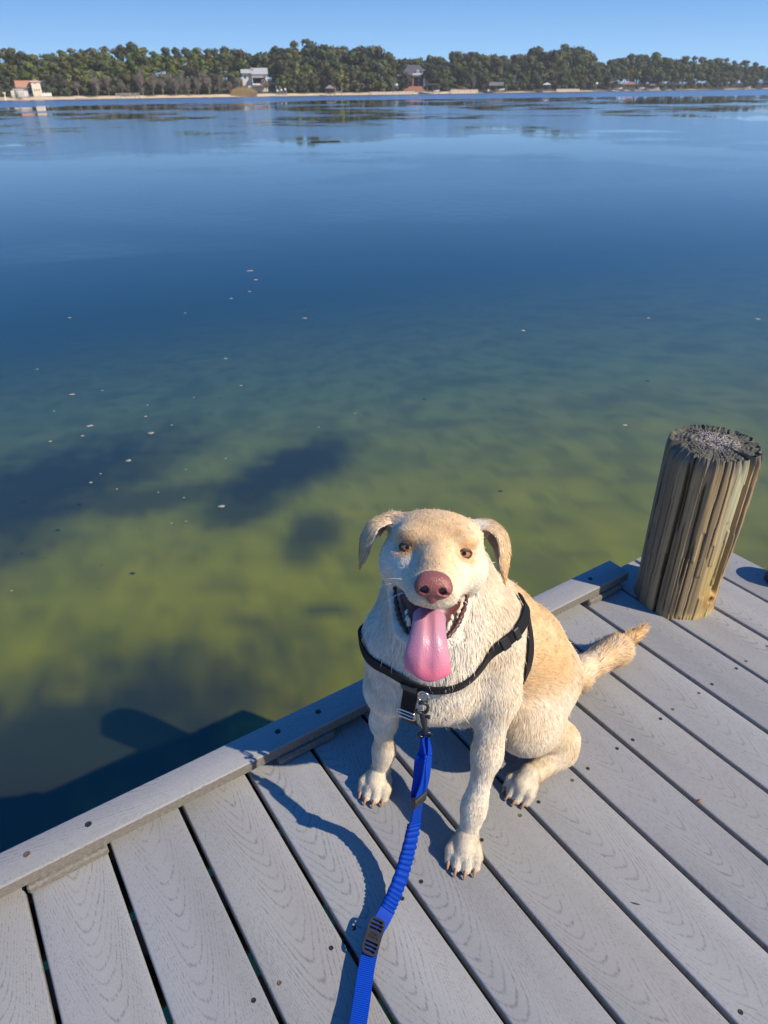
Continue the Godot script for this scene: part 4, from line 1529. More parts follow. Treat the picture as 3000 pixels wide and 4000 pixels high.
func build_harness():
	var h := thing("dog_harness", "black webbing harness with silver slide buckle strapped round the dog's chest", "harness")
	var black := webbing(lin(0.020, 0.021, 0.024), 420.0, 0.5)
	var steel := plain(lin(0.62, 0.62, 0.60), 0.22, 1.0)
	var plastic := plain(lin(0.014, 0.014, 0.015), 0.38)
	strap(h, "chest_strap", chest_guides(), 0.0235, 90, black, 0.0068)
	strap(h, "girth_strap", girth_guides(), 0.024, 30, black, 0.0055)
	strap(h, "breast_strap", breast_guides(), 0.026, 40, black, 0.0062)
	# sleeve where the breast strap leaves the chest strap, and the slides
	for q in [[Vector3(0.038, 0.398, -0.83), 0.030, 0.020, plastic, "strap_sleeve"], [Vector3(0.203, 0.438, -0.90), 0.026, 0.016, plastic, "adjuster"], [Vector3(0.215, 0.445, -0.925), 0.026, 0.012, plastic, "adjuster"]]:
		var c := onto_coat(q[0], 0.0085)
		var n := coat_normal(c)
		var along := Vector3(0, -1, 0) if q[4] == "strap_sleeve" else (Vector3(0.62, 0.28, -0.72))
		along = (along - n * n.dot(along)).normalized()
		var xf := Transform3D(Basis(along.cross(n).normalized(), n, along), c)
		var bm := bevel_box(Vector3(-q[1] * 0.5, -0.0022, -q[2] * 0.5), Vector3(q[1] * 0.5, 0.0022, q[2] * 0.5), 0.0012)
		var o := put(q[4], bm, q[3], h)
		o.transform = xf
	var bc := onto_coat(Vector3(0.0345, 0.322, -0.845), 0.0098)
	var bn := coat_normal(bc)
	var by := (Vector3(0.05, 1, 0) - bn * bn.y).normalized()
	var bx := by.cross(bn).normalized()
	var loop := rounded_path(bc, bx, by, 0.0165, 0.0095)
	put("slide_buckle", tube_mesh(loop, even(loop.size(), 0.0019), 8), steel, h)
	put("buckle_bar", tube_mesh(PackedVector3Array([bc - bx * 0.0165, bc + bx * 0.0165]), PackedFloat32Array([0.0017, 0.0017]), 8), steel, h)
	var rc := onto_coat(Vector3(0.064, 0.397, -0.825), 0.015)
	var ring := torus_path(rc, Vector3(0.75, 0.1, 0.6).normalized(), Vector3(0.1, 0.97, 0.15).normalized(), 0.0105, 0.0135)
	put("ring", tube_mesh(ring, even(ring.size(), 0.0019), 8), steel, h)
	shared["ring_at"] = rc

func build_leash():
	var l := thing("dog_leash", "bright blue bungee leash clipped to the harness and trailing down the deck", "leash")
	var blue := webbing(lin(0.0025, 0.058, 0.47), 330.0, 0.55)
	var plastic := plain(lin(0.013, 0.013, 0.014), 0.45)
	var steel := plain(lin(0.05, 0.05, 0.052), 0.3, 0.8)
	var ring: Vector3 = shared["ring_at"]
	var c := ring + Vector3(-0.002, -0.022, 0.008)
	# trigger clip: hook, stem, thumb knob, swivel
	var hook := PackedVector3Array()
	for i in 15:
		var a := lerpf(-0.6, 4.4, i / 14.0)
		hook.append(c + Vector3(sin(a) * 0.0095, cos(a) * 0.0120, 0.001 * i / 14.0) + Vector3(0, 0.005, 0))
	put("clip_hook", tube_mesh(hook, even(15, 0.0030), 8), plastic, l)
	put("clip_stem", tube_mesh(PackedVector3Array([c + Vector3(0, -0.006, 0), c + Vector3(0.003, -0.022, 0.004), c + Vector3(0.005, -0.036, 0.007), c + Vector3(0.005, -0.043, 0.008)]), PackedFloat32Array([0.0048, 0.0055, 0.0045, 0.0066]), 12), plastic, l)
	put("thumb_knob", tube_mesh(PackedVector3Array([c + Vector3(0.004, -0.012, 0.003), c + Vector3(0.0125, -0.010, 0.006)]), PackedFloat32Array([0.0022, 0.0034]), 8), plastic, l)
	var eye_loop := torus_path(c + Vector3(0.005, -0.049, 0.009), Vector3(1, 0, 0), Vector3(0, 1, 0.1).normalized(), 0.0110, 0.0065, 20)
	put("swivel_eye", tube_mesh(eye_loop, even(eye_loop.size(), 0.0022), 8), steel, l)
	# the doubled loop down to the black sleeve
	var top := c + Vector3(0.005, -0.052, 0.010)
	var sleeve := Vector3(0.0557, 0.205, -0.7630)
	for k in 2:
		var o := 1.0 if k == 0 else -1.0
		var pts := smooth_path([top, top + Vector3(0.002 + 0.0035 * o, -0.030, 0.010), Vector3(0.064 + 0.006 * o, 0.282, -0.780), Vector3(0.061 + 0.0045 * o, 0.245, -0.770), sleeve + Vector3(0.002 * o, 0.012, 0.001 * o), sleeve], 30)
		var nn := PackedVector3Array()
		var ww := PackedFloat32Array()
		for i in pts.size():
			var t := i / 30.0
			nn.append(Vector3(lerpf(1.0 * o, 0.55 * o if k == 0 else 0.3, t), 0.25, 0.65).normalized())
			ww.append(lerpf(0.020, 0.025, t))
		put("loop_strand", band_mesh(pts, nn, ww, 0.0022), blue, l)
	# main strap
	var face := func(t: float) -> Vector3: return Vector3(lerpf(0.62, 0.10, t), lerpf(0.35, 0.95, t), lerpf(0.72, 0.25, t)).normalized()
	var main_ctrl := [sleeve, Vector3(0.0535, 0.165, -0.768), Vector3(0.0500, 0.128, -0.7690), Vector3(0.0390, 0.080, -0.7480), Vector3(0.0220, 0.044, -0.7130), Vector3(0.0022, 0.0265, -0.6770), Vector3(-0.0085, 0.0235, -0.6580), Vector3(-0.0215, 0.0225, -0.6350), Vector3(-0.0340, 0.0230, -0.5850), Vector3(-0.0440, 0.0250, -0.5150), Vector3(-0.0560, 0.040, -0.4400), Vector3(-0.0750, 0.110, -0.3500), Vector3(-0.10, 0.30, -0.26), Vector3(-0.12, 0.62, -0.20)]
	var path := smooth_path(main_ctrl, 260)
	var flat_pts := PackedVector3Array()
	var flat_n := PackedVector3Array()
	var flat_w := PackedFloat32Array()
	var upper_pts := PackedVector3Array()
	var upper_n := PackedVector3Array()
	var upper_w := PackedFloat32Array()
	var r_pts := PackedVector3Array()
	var r_n := PackedVector3Array()
	for i in path.size():
		var t := clampf(i / 260.0 * 13.0 / 8.0, 0.0, 1.0)
		var n: Vector3 = face.call(t)
		if i <= 40:
			upper_pts.append(path[i])
			upper_n.append(n)
			upper_w.append(0.0240)
		if i >= 40 and i <= 104:
			r_pts.append(path[i])
			r_n.append(n)
		if i >= 102:
			flat_pts.append(path[i])
			flat_n.append(n)
			flat_w.append(0.0265)
	put("strap", band_mesh(upper_pts, upper_n, upper_w, 0.0026), blue, l)
	# gathered elastic section: folds across the band
	var len_total := 0.0
	for i in r_pts.size() - 1: len_total += (r_pts[i + 1] - r_pts[i]).length()
	var folds := 17
	var fine := PackedVector3Array()
	var fn := PackedVector3Array()
	var fw := PackedFloat32Array()
	var steps := folds * 10
	for i in steps + 1:
		var f := float(i) / steps * (r_pts.size() - 1)
		var a := mini(int(f), r_pts.size() - 2)
		var p := r_pts[a].lerp(r_pts[a + 1], f - a)
		var n := r_n[a].lerp(r_n[a + 1], f - a).normalized()
		var ph := float(i) / steps * folds + 0.22 * sin(i * 0.093)
		var hump := absf(sin(PI * ph))
		fine.append(p + n * (0.0042 * pow(hump, 0.45) - 0.001))
		fn.append(n)
		fw.append(0.0245 + 0.0025 * hump + 0.001 * sin(i * 0.31))
	put("elastic_section", fold_mesh(fine, fn, fw), blue, l)
	put("strap", band_mesh(flat_pts, flat_n, flat_w, 0.0026), blue, l)
	# black sleeve
	var s_dir := (path[8] - path[0]).normalized()
	var s_n: Vector3 = face.call(0.02)
	var sx := s_dir.cross(s_n).normalized()
	var so := put("sleeve", bevel_box(Vector3(-0.0155, -0.0055, -0.014), Vector3(0.0155, 0.0055, 0.014), 0.002), plastic, l)
	so.transform = Transform3D(Basis(sx, sx.cross(s_dir) * -1.0, s_dir).orthonormalized(), sleeve)
	# plastic slider with slots
	var pc := Vector3(-0.0245, 0.0285, -0.6265)
	var d := (Vector3(-0.0340, 0.0230, -0.5850) - Vector3(-0.0135, 0.0235, -0.6560)).normalized()
	var n2: Vector3 = face.call(0.86)
	var x := d.cross(n2).normalized()
	var up := x.cross(d).normalized()
	if up.y < 0:
		up = -up
		x = -x
	var bs := Basis(x, up, x.cross(up)).orthonormalized()
	var zdir := bs.z
	var sl := CSGCombiner3D.new()
	sl.name = "slider"
	var outline := PackedVector2Array()
	for i in 40:
		var a := TAU * i / 40
		var px := signf(cos(a)) * pow(absf(cos(a)), 0.45) * 0.0152
		var py := signf(sin(a)) * pow(absf(sin(a)), 0.6) * 0.0308
		px *= 1.0 - 0.10 * (1.0 - absf(py) / 0.0308)
		outline.append(Vector2(px, py))
	var bodyp := CSGPolygon3D.new()
	bodyp.name = "plate"
	bodyp.polygon = outline
	bodyp.depth = 0.0045
	bodyp.material = plastic
	sl.add_child(bodyp)
	for k in 6:
		var y: float = [-0.0245, -0.0180, -0.0115, 0.0115, 0.0180, 0.0245][k]
		var cut := CSGBox3D.new()
		cut.name = "slot"
		cut.operation = CSGShape3D.OPERATION_SUBTRACTION
		cut.size = Vector3(0.0215 if absf(y) < 0.024 else 0.0175, 0.0040, 0.02)
		cut.position = Vector3(0, y, -0.002)
		cut.material = plastic
		sl.add_child(cut)
	l.add_child(sl)
	# the polygon lies in x-y and is thick along -z: turn it to lie on the strap
	sl.transform = Transform3D(Basis(bs.x, zdir, -up) if bs.x.cross(zdir).dot(-up) > 0 else Basis(bs.x, -zdir, -up), pc - up * 0.0005)
	# embossed words in the middle of the slider
	var words := ["ZERO", "SHOCK"]
	for k in 2:
		var tm := TextMesh.new()
		tm.text = words[k]
		var f := SystemFont.new()
		f.font_names = PackedStringArray(["Droid Sans"])
		tm.font = f
		tm.font_size = 16
		tm.pixel_size = 0.00036
		tm.depth = 0.0005
		var wm := put("embossed_word", tm, plastic, l)
		var zt := zdir if zdir.z > 0 else -zdir
		wm.transform = Transform3D(Basis(up.cross(-zt).normalized() * -1.0, -zt, up), pc + up * 0.0048 + zt * (-0.003 + 0.006 * k))

func fold_mesh(pts: PackedVector3Array, nrm: PackedVector3Array, width: PackedFloat32Array) -> ArrayMesh:
	# like band_mesh, but the face follows the folds and is closed below
	var v := PackedVector3Array()
	var uv := PackedVector2Array()
	var idx := PackedInt32Array()
	var m := pts.size()
	for i in m:
		var d := (pts[mini(i + 10, m - 1)] - pts[maxi(i - 10, 0)]).normalized()
		var side := d.cross(nrm[i]).normalized()
		var up := side.cross(d).normalized()
		var w := side * width[i] * 0.5
		var low := up * 0.006
		for q in [-w - low, -w * 0.98, -w * 0.5 + up * 0.0006, w * 0.5 + up * 0.0006, w * 0.98, w - low]:
			v.append(pts[i] + q)
			uv.append(Vector2(0.0, v.size() % 6 * 0.2))
	for i in m - 1:
		for k in 5:
			var a := i * 6 + k
			idx.append_array([a, a + 6, a + 1, a + 1, a + 6, a + 7])
		idx.append_array([i * 6 + 5, i * 6 + 11, i * 6, i * 6, i * 6 + 11, i * 6 + 6])
	var n := smooth_normals(v, idx)
	if n[m / 2 * 6 + 2].dot(nrm[m / 2]) < 0:
		for t in range(0, idx.size(), 3):
			var x := idx[t]
			idx[t] = idx[t + 1]
			idx[t + 1] = x
		n = smooth_normals(v, idx)
	return array_mesh(v, n, PackedColorArray(), uv, idx)

# ------------------------------------------------------------------ pale flecks on the water
func build_flecks():
	var spots := [[-3.19, -6.18, 0.023], [-2.63, -5.55, 0.04], [-2.4, -5.63, 0.02], [-2.64, -5.19, 0.019], [-2.25, -4.9, 0.045], [-2.24, -4.72, 0.026], [-2.44, -4.63, 0.026], [-1.87, -5.07, 0.027], [-1.74, -4.76, 0.043], [-1.77, -4.31, 0.04], [-1.92, -5.3, 0.019], [-1.92, -4.0, 0.023], [-1.9, -4.12, 0.016], [-1.0, -3.68, 0.041], [-1.7, -9.62, 0.062], [-1.86, -10.16, 0.082], [-1.68, -8.99, 0.044], [-1.85, -8.65, 0.042], [-1.23, -5.72, 0.029], [-1.5, -6.43, 0.032], [-0.87, -7.77, 0.05], [-2.27, -8.03, 0.027], [-3.54, -7.87, 0.041], [-1.58, -5.46, 0.019], [-1.34, -4.17, 0.015], [-1.1, -4.33, 0.015], [-1.44, -3.86, 0.014], [-1.26, -3.79, 0.014], [-1.18, -3.51, 0.013], [-1.26, -3.49, 0.013], [-1.72, -3.91, 0.015], [-1.62, -4.9, 0.017], [-0.22, -5.1, 0.017], [-0.49, -4.84, 0.017], [-1.92, -2.85, 0.013], [-1.07, -4.39, 0.008], [1.48, -7.24, 0.048], [2.94, -7.66, 0.039], [1.83, -4.83, 0.035], [4.11, -7.59, 0.055]]
	var mat := plain(lin(0.27, 0.26, 0.235), 0.85)
	var big := 0
	for q in spots:
		var st := st_new()
		var sd := int(absf(q[0] * 131.0 + q[1] * 57.0))
		var n := fnl(1.0, 200 + sd % 50, 2)
		var r: float = q[2] * 0.40
		var k := 14
		var rim := []
		for i in k:
			var a := TAU * i / k
			var rr := r * (1.0 + 0.7 * n.get_noise_2d(cos(a) * 1.4, sin(a) * 1.4 + sd))
			rim.append(Vector3(cos(a) * rr * 1.25, 0, sin(a) * rr))
		for i in k:
			var a: Vector3 = rim[i]
			var b: Vector3 = rim[(i + 1) % k]
			var up := Vector3(0, r * 0.22, 0)
			quad(st, a, b, b * 0.6 + up * 0.8, a * 0.6 + up * 0.8)
			tri(st, a * 0.6 + up * 0.8, b * 0.6 + up * 0.8, up)
		var label := "small pale fleck of foam floating on the lake beyond the dock"
		if q[2] > 0.028:
			label = ["large pale fleck floating left of the dog, upper one of the big flecks", "large pale fleck floating at the far left of the lake near two smaller ones", "large oval fleck floating left of the dog above the dark weed bed", "pale oval fleck floating alone over dark water on the left", "large pale fleck floating over the dark weed bed nearest the dog's head"][big] if big < 5 else label
			if q[1] > -7.0 and q[0] < 0: big += 1
			else: label = "faint pale fleck of foam floating on the blue water farther out"
		var o := put("foam_fleck", done(st), mat, null, Vector3(q[0], WATER_Y + 0.0045, q[1]))
		tag(o, label, "fleck", "pale flecks floating on the lake")

# crumbs of leaf and bark lying on the boards
func build_crumbs():
	for q in [[1.03, 0.0, 0.40, 0.012, 0.003, lin(0.28, 0.15, 0.07), "tiny red-brown leaf crumb at a board's edge right of the dog's hind paw"], [0.66, 0.0, 0.085, 0.010, 0.0025, lin(0.38, 0.22, 0.12), "tiny tan splinter near the bottom right of the deck"], [0.752, 0.0, 0.335, 0.016, 0.0012, lin(0.05, 0.04, 0.035), "small dark curved bit of twig on a board in front of the dog"],
			[0.002, -0.006, 0.60, 0.060, 0.004, lin(0.20, 0.11, 0.06), "brown sliver of bark wedged in a gap between two boards at the left"]]:
		var pts := PackedVector3Array()
		for k in 5:
			var t := k / 4.0 - 0.5
			pts.append(Vector3(t * q[3], 0.002 * cos(t * 3.0), 0.25 * q[3] * t * t))
		var o := put("bark_crumb", tube_mesh(pts, PackedFloat32Array([q[4] * 0.5, q[4], q[4] * 1.1, q[4] * 0.8, q[4] * 0.3]), 6, 0.5), plain(q[5], 0.9), null, deck_to_world(q[0], q[1] + q[4] * 0.5, q[2]))
		o.rotation.y = 0.6 + q[0] * 3.0 if q[1] == 0.0 else atan2(ALONG.x, ALONG.z) - PI / 2
		tag(o, q[6], "debris", "crumbs lying on the deck")

# ------------------------------------------------------------------ the far shore
func shore_d(az: float) -> float:       # metres from the viewer to the far waterline, by bearing in degrees
	var a := clampf(az, -30.0, 28.0)
	var d := 299.586 + a * (3.95814 + a * (0.0956046 + a * (0.00240930 + a * 0.000052123)))
	if az > 28.0: d += (az - 28.0) * 11.0
	if az < -30.0: d += (az + 30.0) * -1.5
	return d

func land_h(az: float, back: float) -> float:      # height above the water
	var k := 1.0 if az < 10.0 else lerpf(1.0, 0.45, clampf((az - 10.0) / 6.0, 0.0, 1.0))
	return -0.6 + 0.6 * smoothstep(-8.0, 0.0, back) + 0.75 * smoothstep(0.0, 6.0, back) + k * (2.8 * smoothstep(8.0, 30.0, back) + 2.6 * smoothstep(30.0, 120.0, back))

func shore_at(az: float, back: float) -> Vector3:
	var r := shore_d(az) + back
	return Vector3(sin(deg_to_rad(az)) * r, WATER_Y + land_h(az, back), -cos(deg_to_rad(az)) * r)

func facing_lake(az: float) -> float: return -deg_to_rad(az)

func build_land():
	var n := fnl(1.0, 300, 3)
	var v := PackedVector3Array()
	var c := PackedColorArray()
	var idx := PackedInt32Array()
	var backs := [-14.0, -8.0, -4.0, -2.0, -1.0, 0.0, 0.8, 1.6, 2.6, 4.0, 6.0, 8.0, 11.0, 15.0, 20.0, 26.0, 34.0, 45.0, 60.0, 80.0, 110.0, 150.0, 220.0]
	var na := 420
	for j in backs.size():
		for i in na + 1:
			var az := lerpf(-80.0, 80.0, float(i) / na)
			var b: float = backs[j]
			var p := shore_at(az, b + 1.3 * n.get_noise_2d(az * 1.7, 5.0))
			v.append(p + Vector3(0, 0.25 * n.get_noise_2d(p.x * 0.1, p.z * 0.1) * smoothstep(3.0, 10.0, b), 0))
			var sand := Color(0.50, 0.37, 0.22).lerp(Color(0.58, 0.46, 0.30), clampf(0.5 + n.get_noise_2d(p.x * 0.3, p.z * 0.3), 0, 1))
			var edge := 4.4 + 3.0 * n.get_noise_2d(az * 0.9, 0.0)
			if az > 5.0: edge = 2.0 + 2.0 * n.get_noise_2d(az * 0.9, 0.0)
			if az > 21.0 and az < 22.9: edge = 0.5
			var litter := Color(0.06, 0.046, 0.024).lerp(Color(0.04, 0.048, 0.018), clampf(0.5 + n.get_noise_2d(p.x * 0.2 + 50.0, p.z * 0.2), 0, 1))
			if az > 3.5 and az < 7.5 and b > 6.0 and b < 20.0: litter = litter.lerp(Color(0.40, 0.25, 0.13), smoothstep(0.0, 0.3, n.get_noise_2d(p.x * 0.12, p.z * 0.12)))
			var k := smoothstep(edge - 0.8, edge + 1.2, b)
			var col := sand.lerp(litter, k)
			if b < -0.5: col = Color(0.12, 0.10, 0.05)
			col.a = 1.0
			c.append(col)
	for j in backs.size() - 1:
		for i in na:
			var a := j * (na + 1) + i
			idx.append_array([a, a + na + 1, a + 1, a + 1, a + na + 1, a + na + 2])
	var land := put("far_shore_land", array_mesh(v, smooth_normals(v, idx), c, PackedVector2Array(), idx), tinted(1.0))
	tag(land, "", "", "", "structure")

# --- trees: shapes of a height of one metre and a crown radius of one metre, shared by the copies
func leaf_clump(v: PackedVector3Array, n: PackedVector3Array, c: PackedColorArray, at: Vector3, out: Vector3, size: Vector3, col: Color):
	# one ragged five-sided leaf mass of two triangles, turned at random round the way it looks
	var d := (out + Vector3(rng.randf_range(-0.9, 0.9), rng.randf_range(-0.5, 0.9), rng.randf_range(-0.9, 0.9))).normalized()
	var x := d.cross(Vector3(rng.randf_range(-1, 1), rng.randf_range(-1, 1), rng.randf_range(-1, 1))).normalized()
	var y := d.cross(x)
	var p := []
	for k in 4:
		var a := TAU * k / 4.0 + rng.randf_range(-0.5, 0.5)
		var r := rng.randf_range(0.6, 1.25)
		p.append(at + (x * cos(a) + y * sin(a)) * r * size)
	var nn := (out * 0.8 + d * 0.6).normalized()
	var order := [0, 1, 2, 0, 2, 3]
	if (p[2] - p[0]).cross(p[1] - p[0]).dot(nn) < 0.0: order = [0, 2, 1, 0, 3, 2]
	for k in order:
		v.append(p[k])
		n.append(nn)
		c.append(col)

func crown_mesh(kind: String) -> ArrayMesh:
	var v := PackedVector3Array()
	var n := PackedVector3Array()
	var c := PackedColorArray()
	var lobes := []
	var base: Color
	var tip: Color
	match kind:
		"pine":
			base = Color(0.072, 0.094, 0.026)
			tip = Color(0.165, 0.168, 0.034)
			for k in 13:
				var h := rng.randf_range(0.46, 0.95)
				var spread := 0.75 * (1.05 - pow(absf(h - 0.66) * 2.2, 2.0) * 0.7)
				var a := rng.randf() * TAU
				lobes.append([Vector3(cos(a) * spread * rng.randf_range(0.15, 0.75), h, sin(a) * spread * rng.randf_range(0.15, 0.75)), Vector3(0.46, 0.070, 0.46) * rng.randf_range(0.7, 1.3)])
			lobes.append([Vector3(0, 0.94, 0), Vector3(0.32, 0.065, 0.32)])
		"oak":
			base = Color(0.048, 0.060, 0.022)
			tip = Color(0.098, 0.100, 0.036)
			for k in 15:
				var h := rng.randf_range(0.22, 0.88)
				var spread := sqrt(maxf(0.05, 1.0 - pow((h - 0.50) / 0.50, 2.0)))
				var a := rng.randf() * TAU
				lobes.append([Vector3(cos(a) * spread * rng.randf_range(0.3, 0.8), h, sin(a) * spread * rng.randf_range(0.3, 0.8)), Vector3(0.50, 0.13, 0.50) * rng.randf_range(0.75, 1.25)])
			lobes.append([Vector3(0, 0.86, 0), Vector3(0.5, 0.12, 0.5)])
		"bright":
			base = Color(0.085, 0.110, 0.024)
			tip = Color(0.175, 0.185, 0.034)
			for k in 13:
				var h := rng.randf_range(0.30, 0.90)
				var spread := sqrt(maxf(0.05, 1.0 - pow((h - 0.58) / 0.46, 2.0)))
				var a := rng.randf() * TAU
				lobes.append([Vector3(cos(a) * spread * rng.randf_range(0.2, 0.75), h, sin(a) * spread * rng.randf_range(0.2, 0.75)), Vector3(0.40, 0.09, 0.40) * rng.randf_range(0.75, 1.2)])
		"shrub":
			base = Color(0.045, 0.058, 0.020)
			tip = Color(0.105, 0.11, 0.035)
			for k in 9:
				var a := rng.randf() * TAU
				lobes.append([Vector3(cos(a) * rng.randf_range(0.1, 0.65), rng.randf_range(0.15, 0.75), sin(a) * rng.randf_range(0.1, 0.65)), Vector3(0.42, 0.24, 0.42) * rng.randf_range(0.7, 1.1)])
	var per: int = {"pine": 85, "oak": 88, "bright": 85, "shrub": 46}[kind]
	for l in lobes:
		var lobe_tone := rng.randf_range(-0.35, 0.55)
		for k in per:
			var d := Vector3(rng.randfn(), rng.randfn(), rng.randfn()).normalized()
			var at: Vector3 = l[0] + d * l[1] * rng.randf_range(0.55, 1.08)
			var col := base.lerp(tip, clampf(0.45 + lobe_tone + rng.randf_range(-0.18, 0.18), 0, 1))
			var s: float = rng.randf_range(0.07, 0.15)
			if kind == "shrub": s *= 1.5
			var asp: float = {"pine": 0.26, "oak": 0.42, "bright": 0.36, "shrub": 0.9}[kind]
			leaf_clump(v, n, c, at, Vector3(d.x, d.y * 1.0, d.z), Vector3(s, s * asp, s), col)
	return array_mesh(v, n, c, PackedVector2Array(), PackedInt32Array())

func bare_mesh() -> ArrayMesh:
	# leafless crown: limbs that fork into a haze of twigs; height one, radius one
	var st := st_new()
	for k in 11:
		var a := rng.randf() * TAU
		var h0 := rng.randf_range(0.15, 0.5)
		var p := Vector3(0, h0, 0)
		var d := Vector3(cos(a) * 0.9, rng.randf_range(0.25, 0.5), sin(a) * 0.9)
		var q := p + d * rng.randf_range(0.4, 0.8)
		stick(st, p, q, 0.030, 0.015)
		for m in 13:
			var t := rng.randf_range(0.25, 1.0)
			var s := p.lerp(q, t)
			var e := s + Vector3(rng.randf_range(-0.5, 0.5), rng.randf_range(0.05, 0.30), rng.randf_range(-0.5, 0.5)) * 0.8
			stick(st, s, e, 0.018, 0.005)
			for w in 4:
				var s2 := s.lerp(e, rng.randf_range(0.3, 1.0))
				stick(st, s2, s2 + Vector3(rng.randf_range(-0.3, 0.3), rng.randf_range(-0.02, 0.16), rng.randf_range(-0.3, 0.3)), 0.013, 0.004)
	return done(st)

func stick(st: SurfaceTool, a: Vector3, b: Vector3, ra: float, rb: float):
	var d := (b - a).normalized()
	var x := d.cross(Vector3(0.3, 0.2, 0.9)).normalized()
	var y := d.cross(x)
	for k in 3:
		var u := x * cos(TAU * k / 3) + y * sin(TAU * k / 3)
		var w := x * cos(TAU * (k + 1) / 3) + y * sin(TAU * (k + 1) / 3)
		u *= Vector3(1, 0.3, 1)
		w *= Vector3(1, 0.3, 1)
		quad(st, a + u * ra, b + u * rb, b + w * rb, a + w * ra)

func trunk_mesh(kind: String) -> ArrayMesh:
	var pts := PackedVector3Array()
	var rad := PackedFloat32Array()
	var top: float = {"pine": 0.90, "oak": 0.55, "bright": 0.7, "shrub": 0.4, "bare": 0.85}[kind]
	var r0: float = {"pine": 0.060, "oak": 0.085, "bright": 0.06, "shrub": 0.06, "bare": 0.065}[kind]
	for i in 7:
		var t := i / 6.0
		pts.append(Vector3(0.05 * sin(t * 3.0), t * top - 0.06, 0.04 * sin(t * 4.0 + 1.0)))
		rad.append(r0 * (1.0 - 0.75 * t))
	return tube_mesh(pts, rad, 7)

var tree_protos := {}

func tree(kind: String, az: float, back: float, height: float, radius: float, label: String, group: String):
	if not tree_protos.has(kind):
		var list := []
		var leaf := tinted(0.75)
		leaf.backlight_enabled = true
		leaf.backlight = Color(0.35, 0.35, 0.35)
		var bark := plain(lin(0.20, 0.155, 0.12) if kind in ["pine", "bare"] else lin(0.10, 0.08, 0.06), 0.95)
		if kind == "bare": bark = plain(lin(0.235, 0.195, 0.165), 0.95)
		for k in (5 if kind != "shrub" else 3):
			var o := Node3D.new()
			put("trunk", trunk_mesh(kind), bark, o)
			if kind == "bare": put("crown", bare_mesh(), plain(lin(0.20, 0.165, 0.145), 0.95), o)
			else:
				var tinted_leaf: StandardMaterial3D = leaf.duplicate()
				tinted_leaf.albedo_color = [Color(1, 1, 1), Color(1.0, 0.93, 0.80), Color(0.80, 0.86, 0.84), Color(0.92, 1.0, 0.78), Color(0.74, 0.74, 0.66), Color(0.88, 0.90, 0.90)][k % 6]
				put("crown", crown_mesh(kind), tinted_leaf, o)
			list.append(o)
		tree_protos[kind] = list
	var pick: Array = tree_protos[kind]
	var o: Node3D = pick[rng.randi() % pick.size()].duplicate()
	o.name = numbered({"pine": "pine_tree", "oak": "oak_tree", "bright": "broadleaf_tree", "shrub": "shrub", "bare": "bare_tree"}[kind])
	o.position = shore_at(az, back)
	o.rotation.y = rng.randf() * TAU
	o.scale = Vector3(radius, height, radius)
	tag(o, label, "shrub" if kind == "shrub" else "tree", group)
	add_child(o, true)

# height of the wooded skyline above the water at the shoreline distance, by bearing
func skyline(az: float) -> float:
	var a := [-27.0, -24.4, -23.3, -22.0, -20.9, -18.9, -17.2, -15.2, -13.1, -10.7, -8.9, -7.0, -5.7, -4.1, -2.6, -1.0, 1.2, 3.5, 5.7, 6.9, 8.2, 9.8, 10.6, 11.2, 13.0, 14.1, 14.6, 15.3, 16.2, 17.6, 19.0, 20.8, 22.4, 23.8, 24.7, 25.4, 27.5]
	var h := [11.5, 11.7, 12.4, 11.3, 12.0, 13.2, 13.6, 13.1, 12.7, 13.2, 12.7, 13.9, 15.8, 16.6, 15.1, 16.3, 12.9, 12.2, 14.5, 14.0, 13.3, 14.5, 16.6, 17.2, 17.1, 15.9, 13.2, 12.2, 13.5, 16.0, 15.0, 15.3, 14.5, 13.6, 12.0, 11.3, 11.5]
	for i in a.size() - 1:
		if az < a[i + 1]: return lerpf(h[i], h[i + 1], clampf((az - a[i]) / (a[i + 1] - a[i]), 0, 1))
	return 11.5

func landmark(az: float) -> String:
	var spots := [[-26.3, "outside the left edge"], [-24.6, "left of the tower house"], [-23.4, "above the orange wing roof"], [-22.2, "above the white tower"], [-21.2, "right of the board fence"], [-19.8, "above the widest sand"], [-18.3, "left of the long pier"], [-16.6, "above the long pier"], [-15.0, "right of the long pier"],
		[-13.5, "halfway from pier to reeds"], [-11.8, "well left of the reeds"], [-10.4, "left above the reeds"], [-9.0, "above the reeds"], [-7.8, "above the grey-roofed house"], [-6.4, "above the tall lift posts"], [-5.0, "right of the lift posts"], [-3.8, "left of the small gazebo"], [-2.6, "above the small gazebo"],
		[-1.2, "right of the small gazebo"], [0.4, "left of the hip roof"], [1.8, "left above the hip roof"], [3.2, "right above the hip roof"], [4.6, "behind the dark flat boathouse"], [6.2, "above the piled seawall"], [7.6, "left of the grey boathouse"], [9.0, "above the grey boathouse"], [10.6, "left of the white-topped gazebo"],
		[12.0, "above the white-topped gazebo"], [13.4, "above the grey seawall"], [14.8, "left of the white globe"], [16.4, "above the white curved roof"], [17.6, "above the red roof"], [19.0, "above the brown shelter"], [20.4, "above the white canopies"], [21.8, "left above the grass bank"], [23.2, "right above the grass bank"], [24.6, "above the right beach"], [26.4, "above the last shelter"]]
	for s in spots:
		if az < s[0]: return s[1]
	return "beyond the right edge"

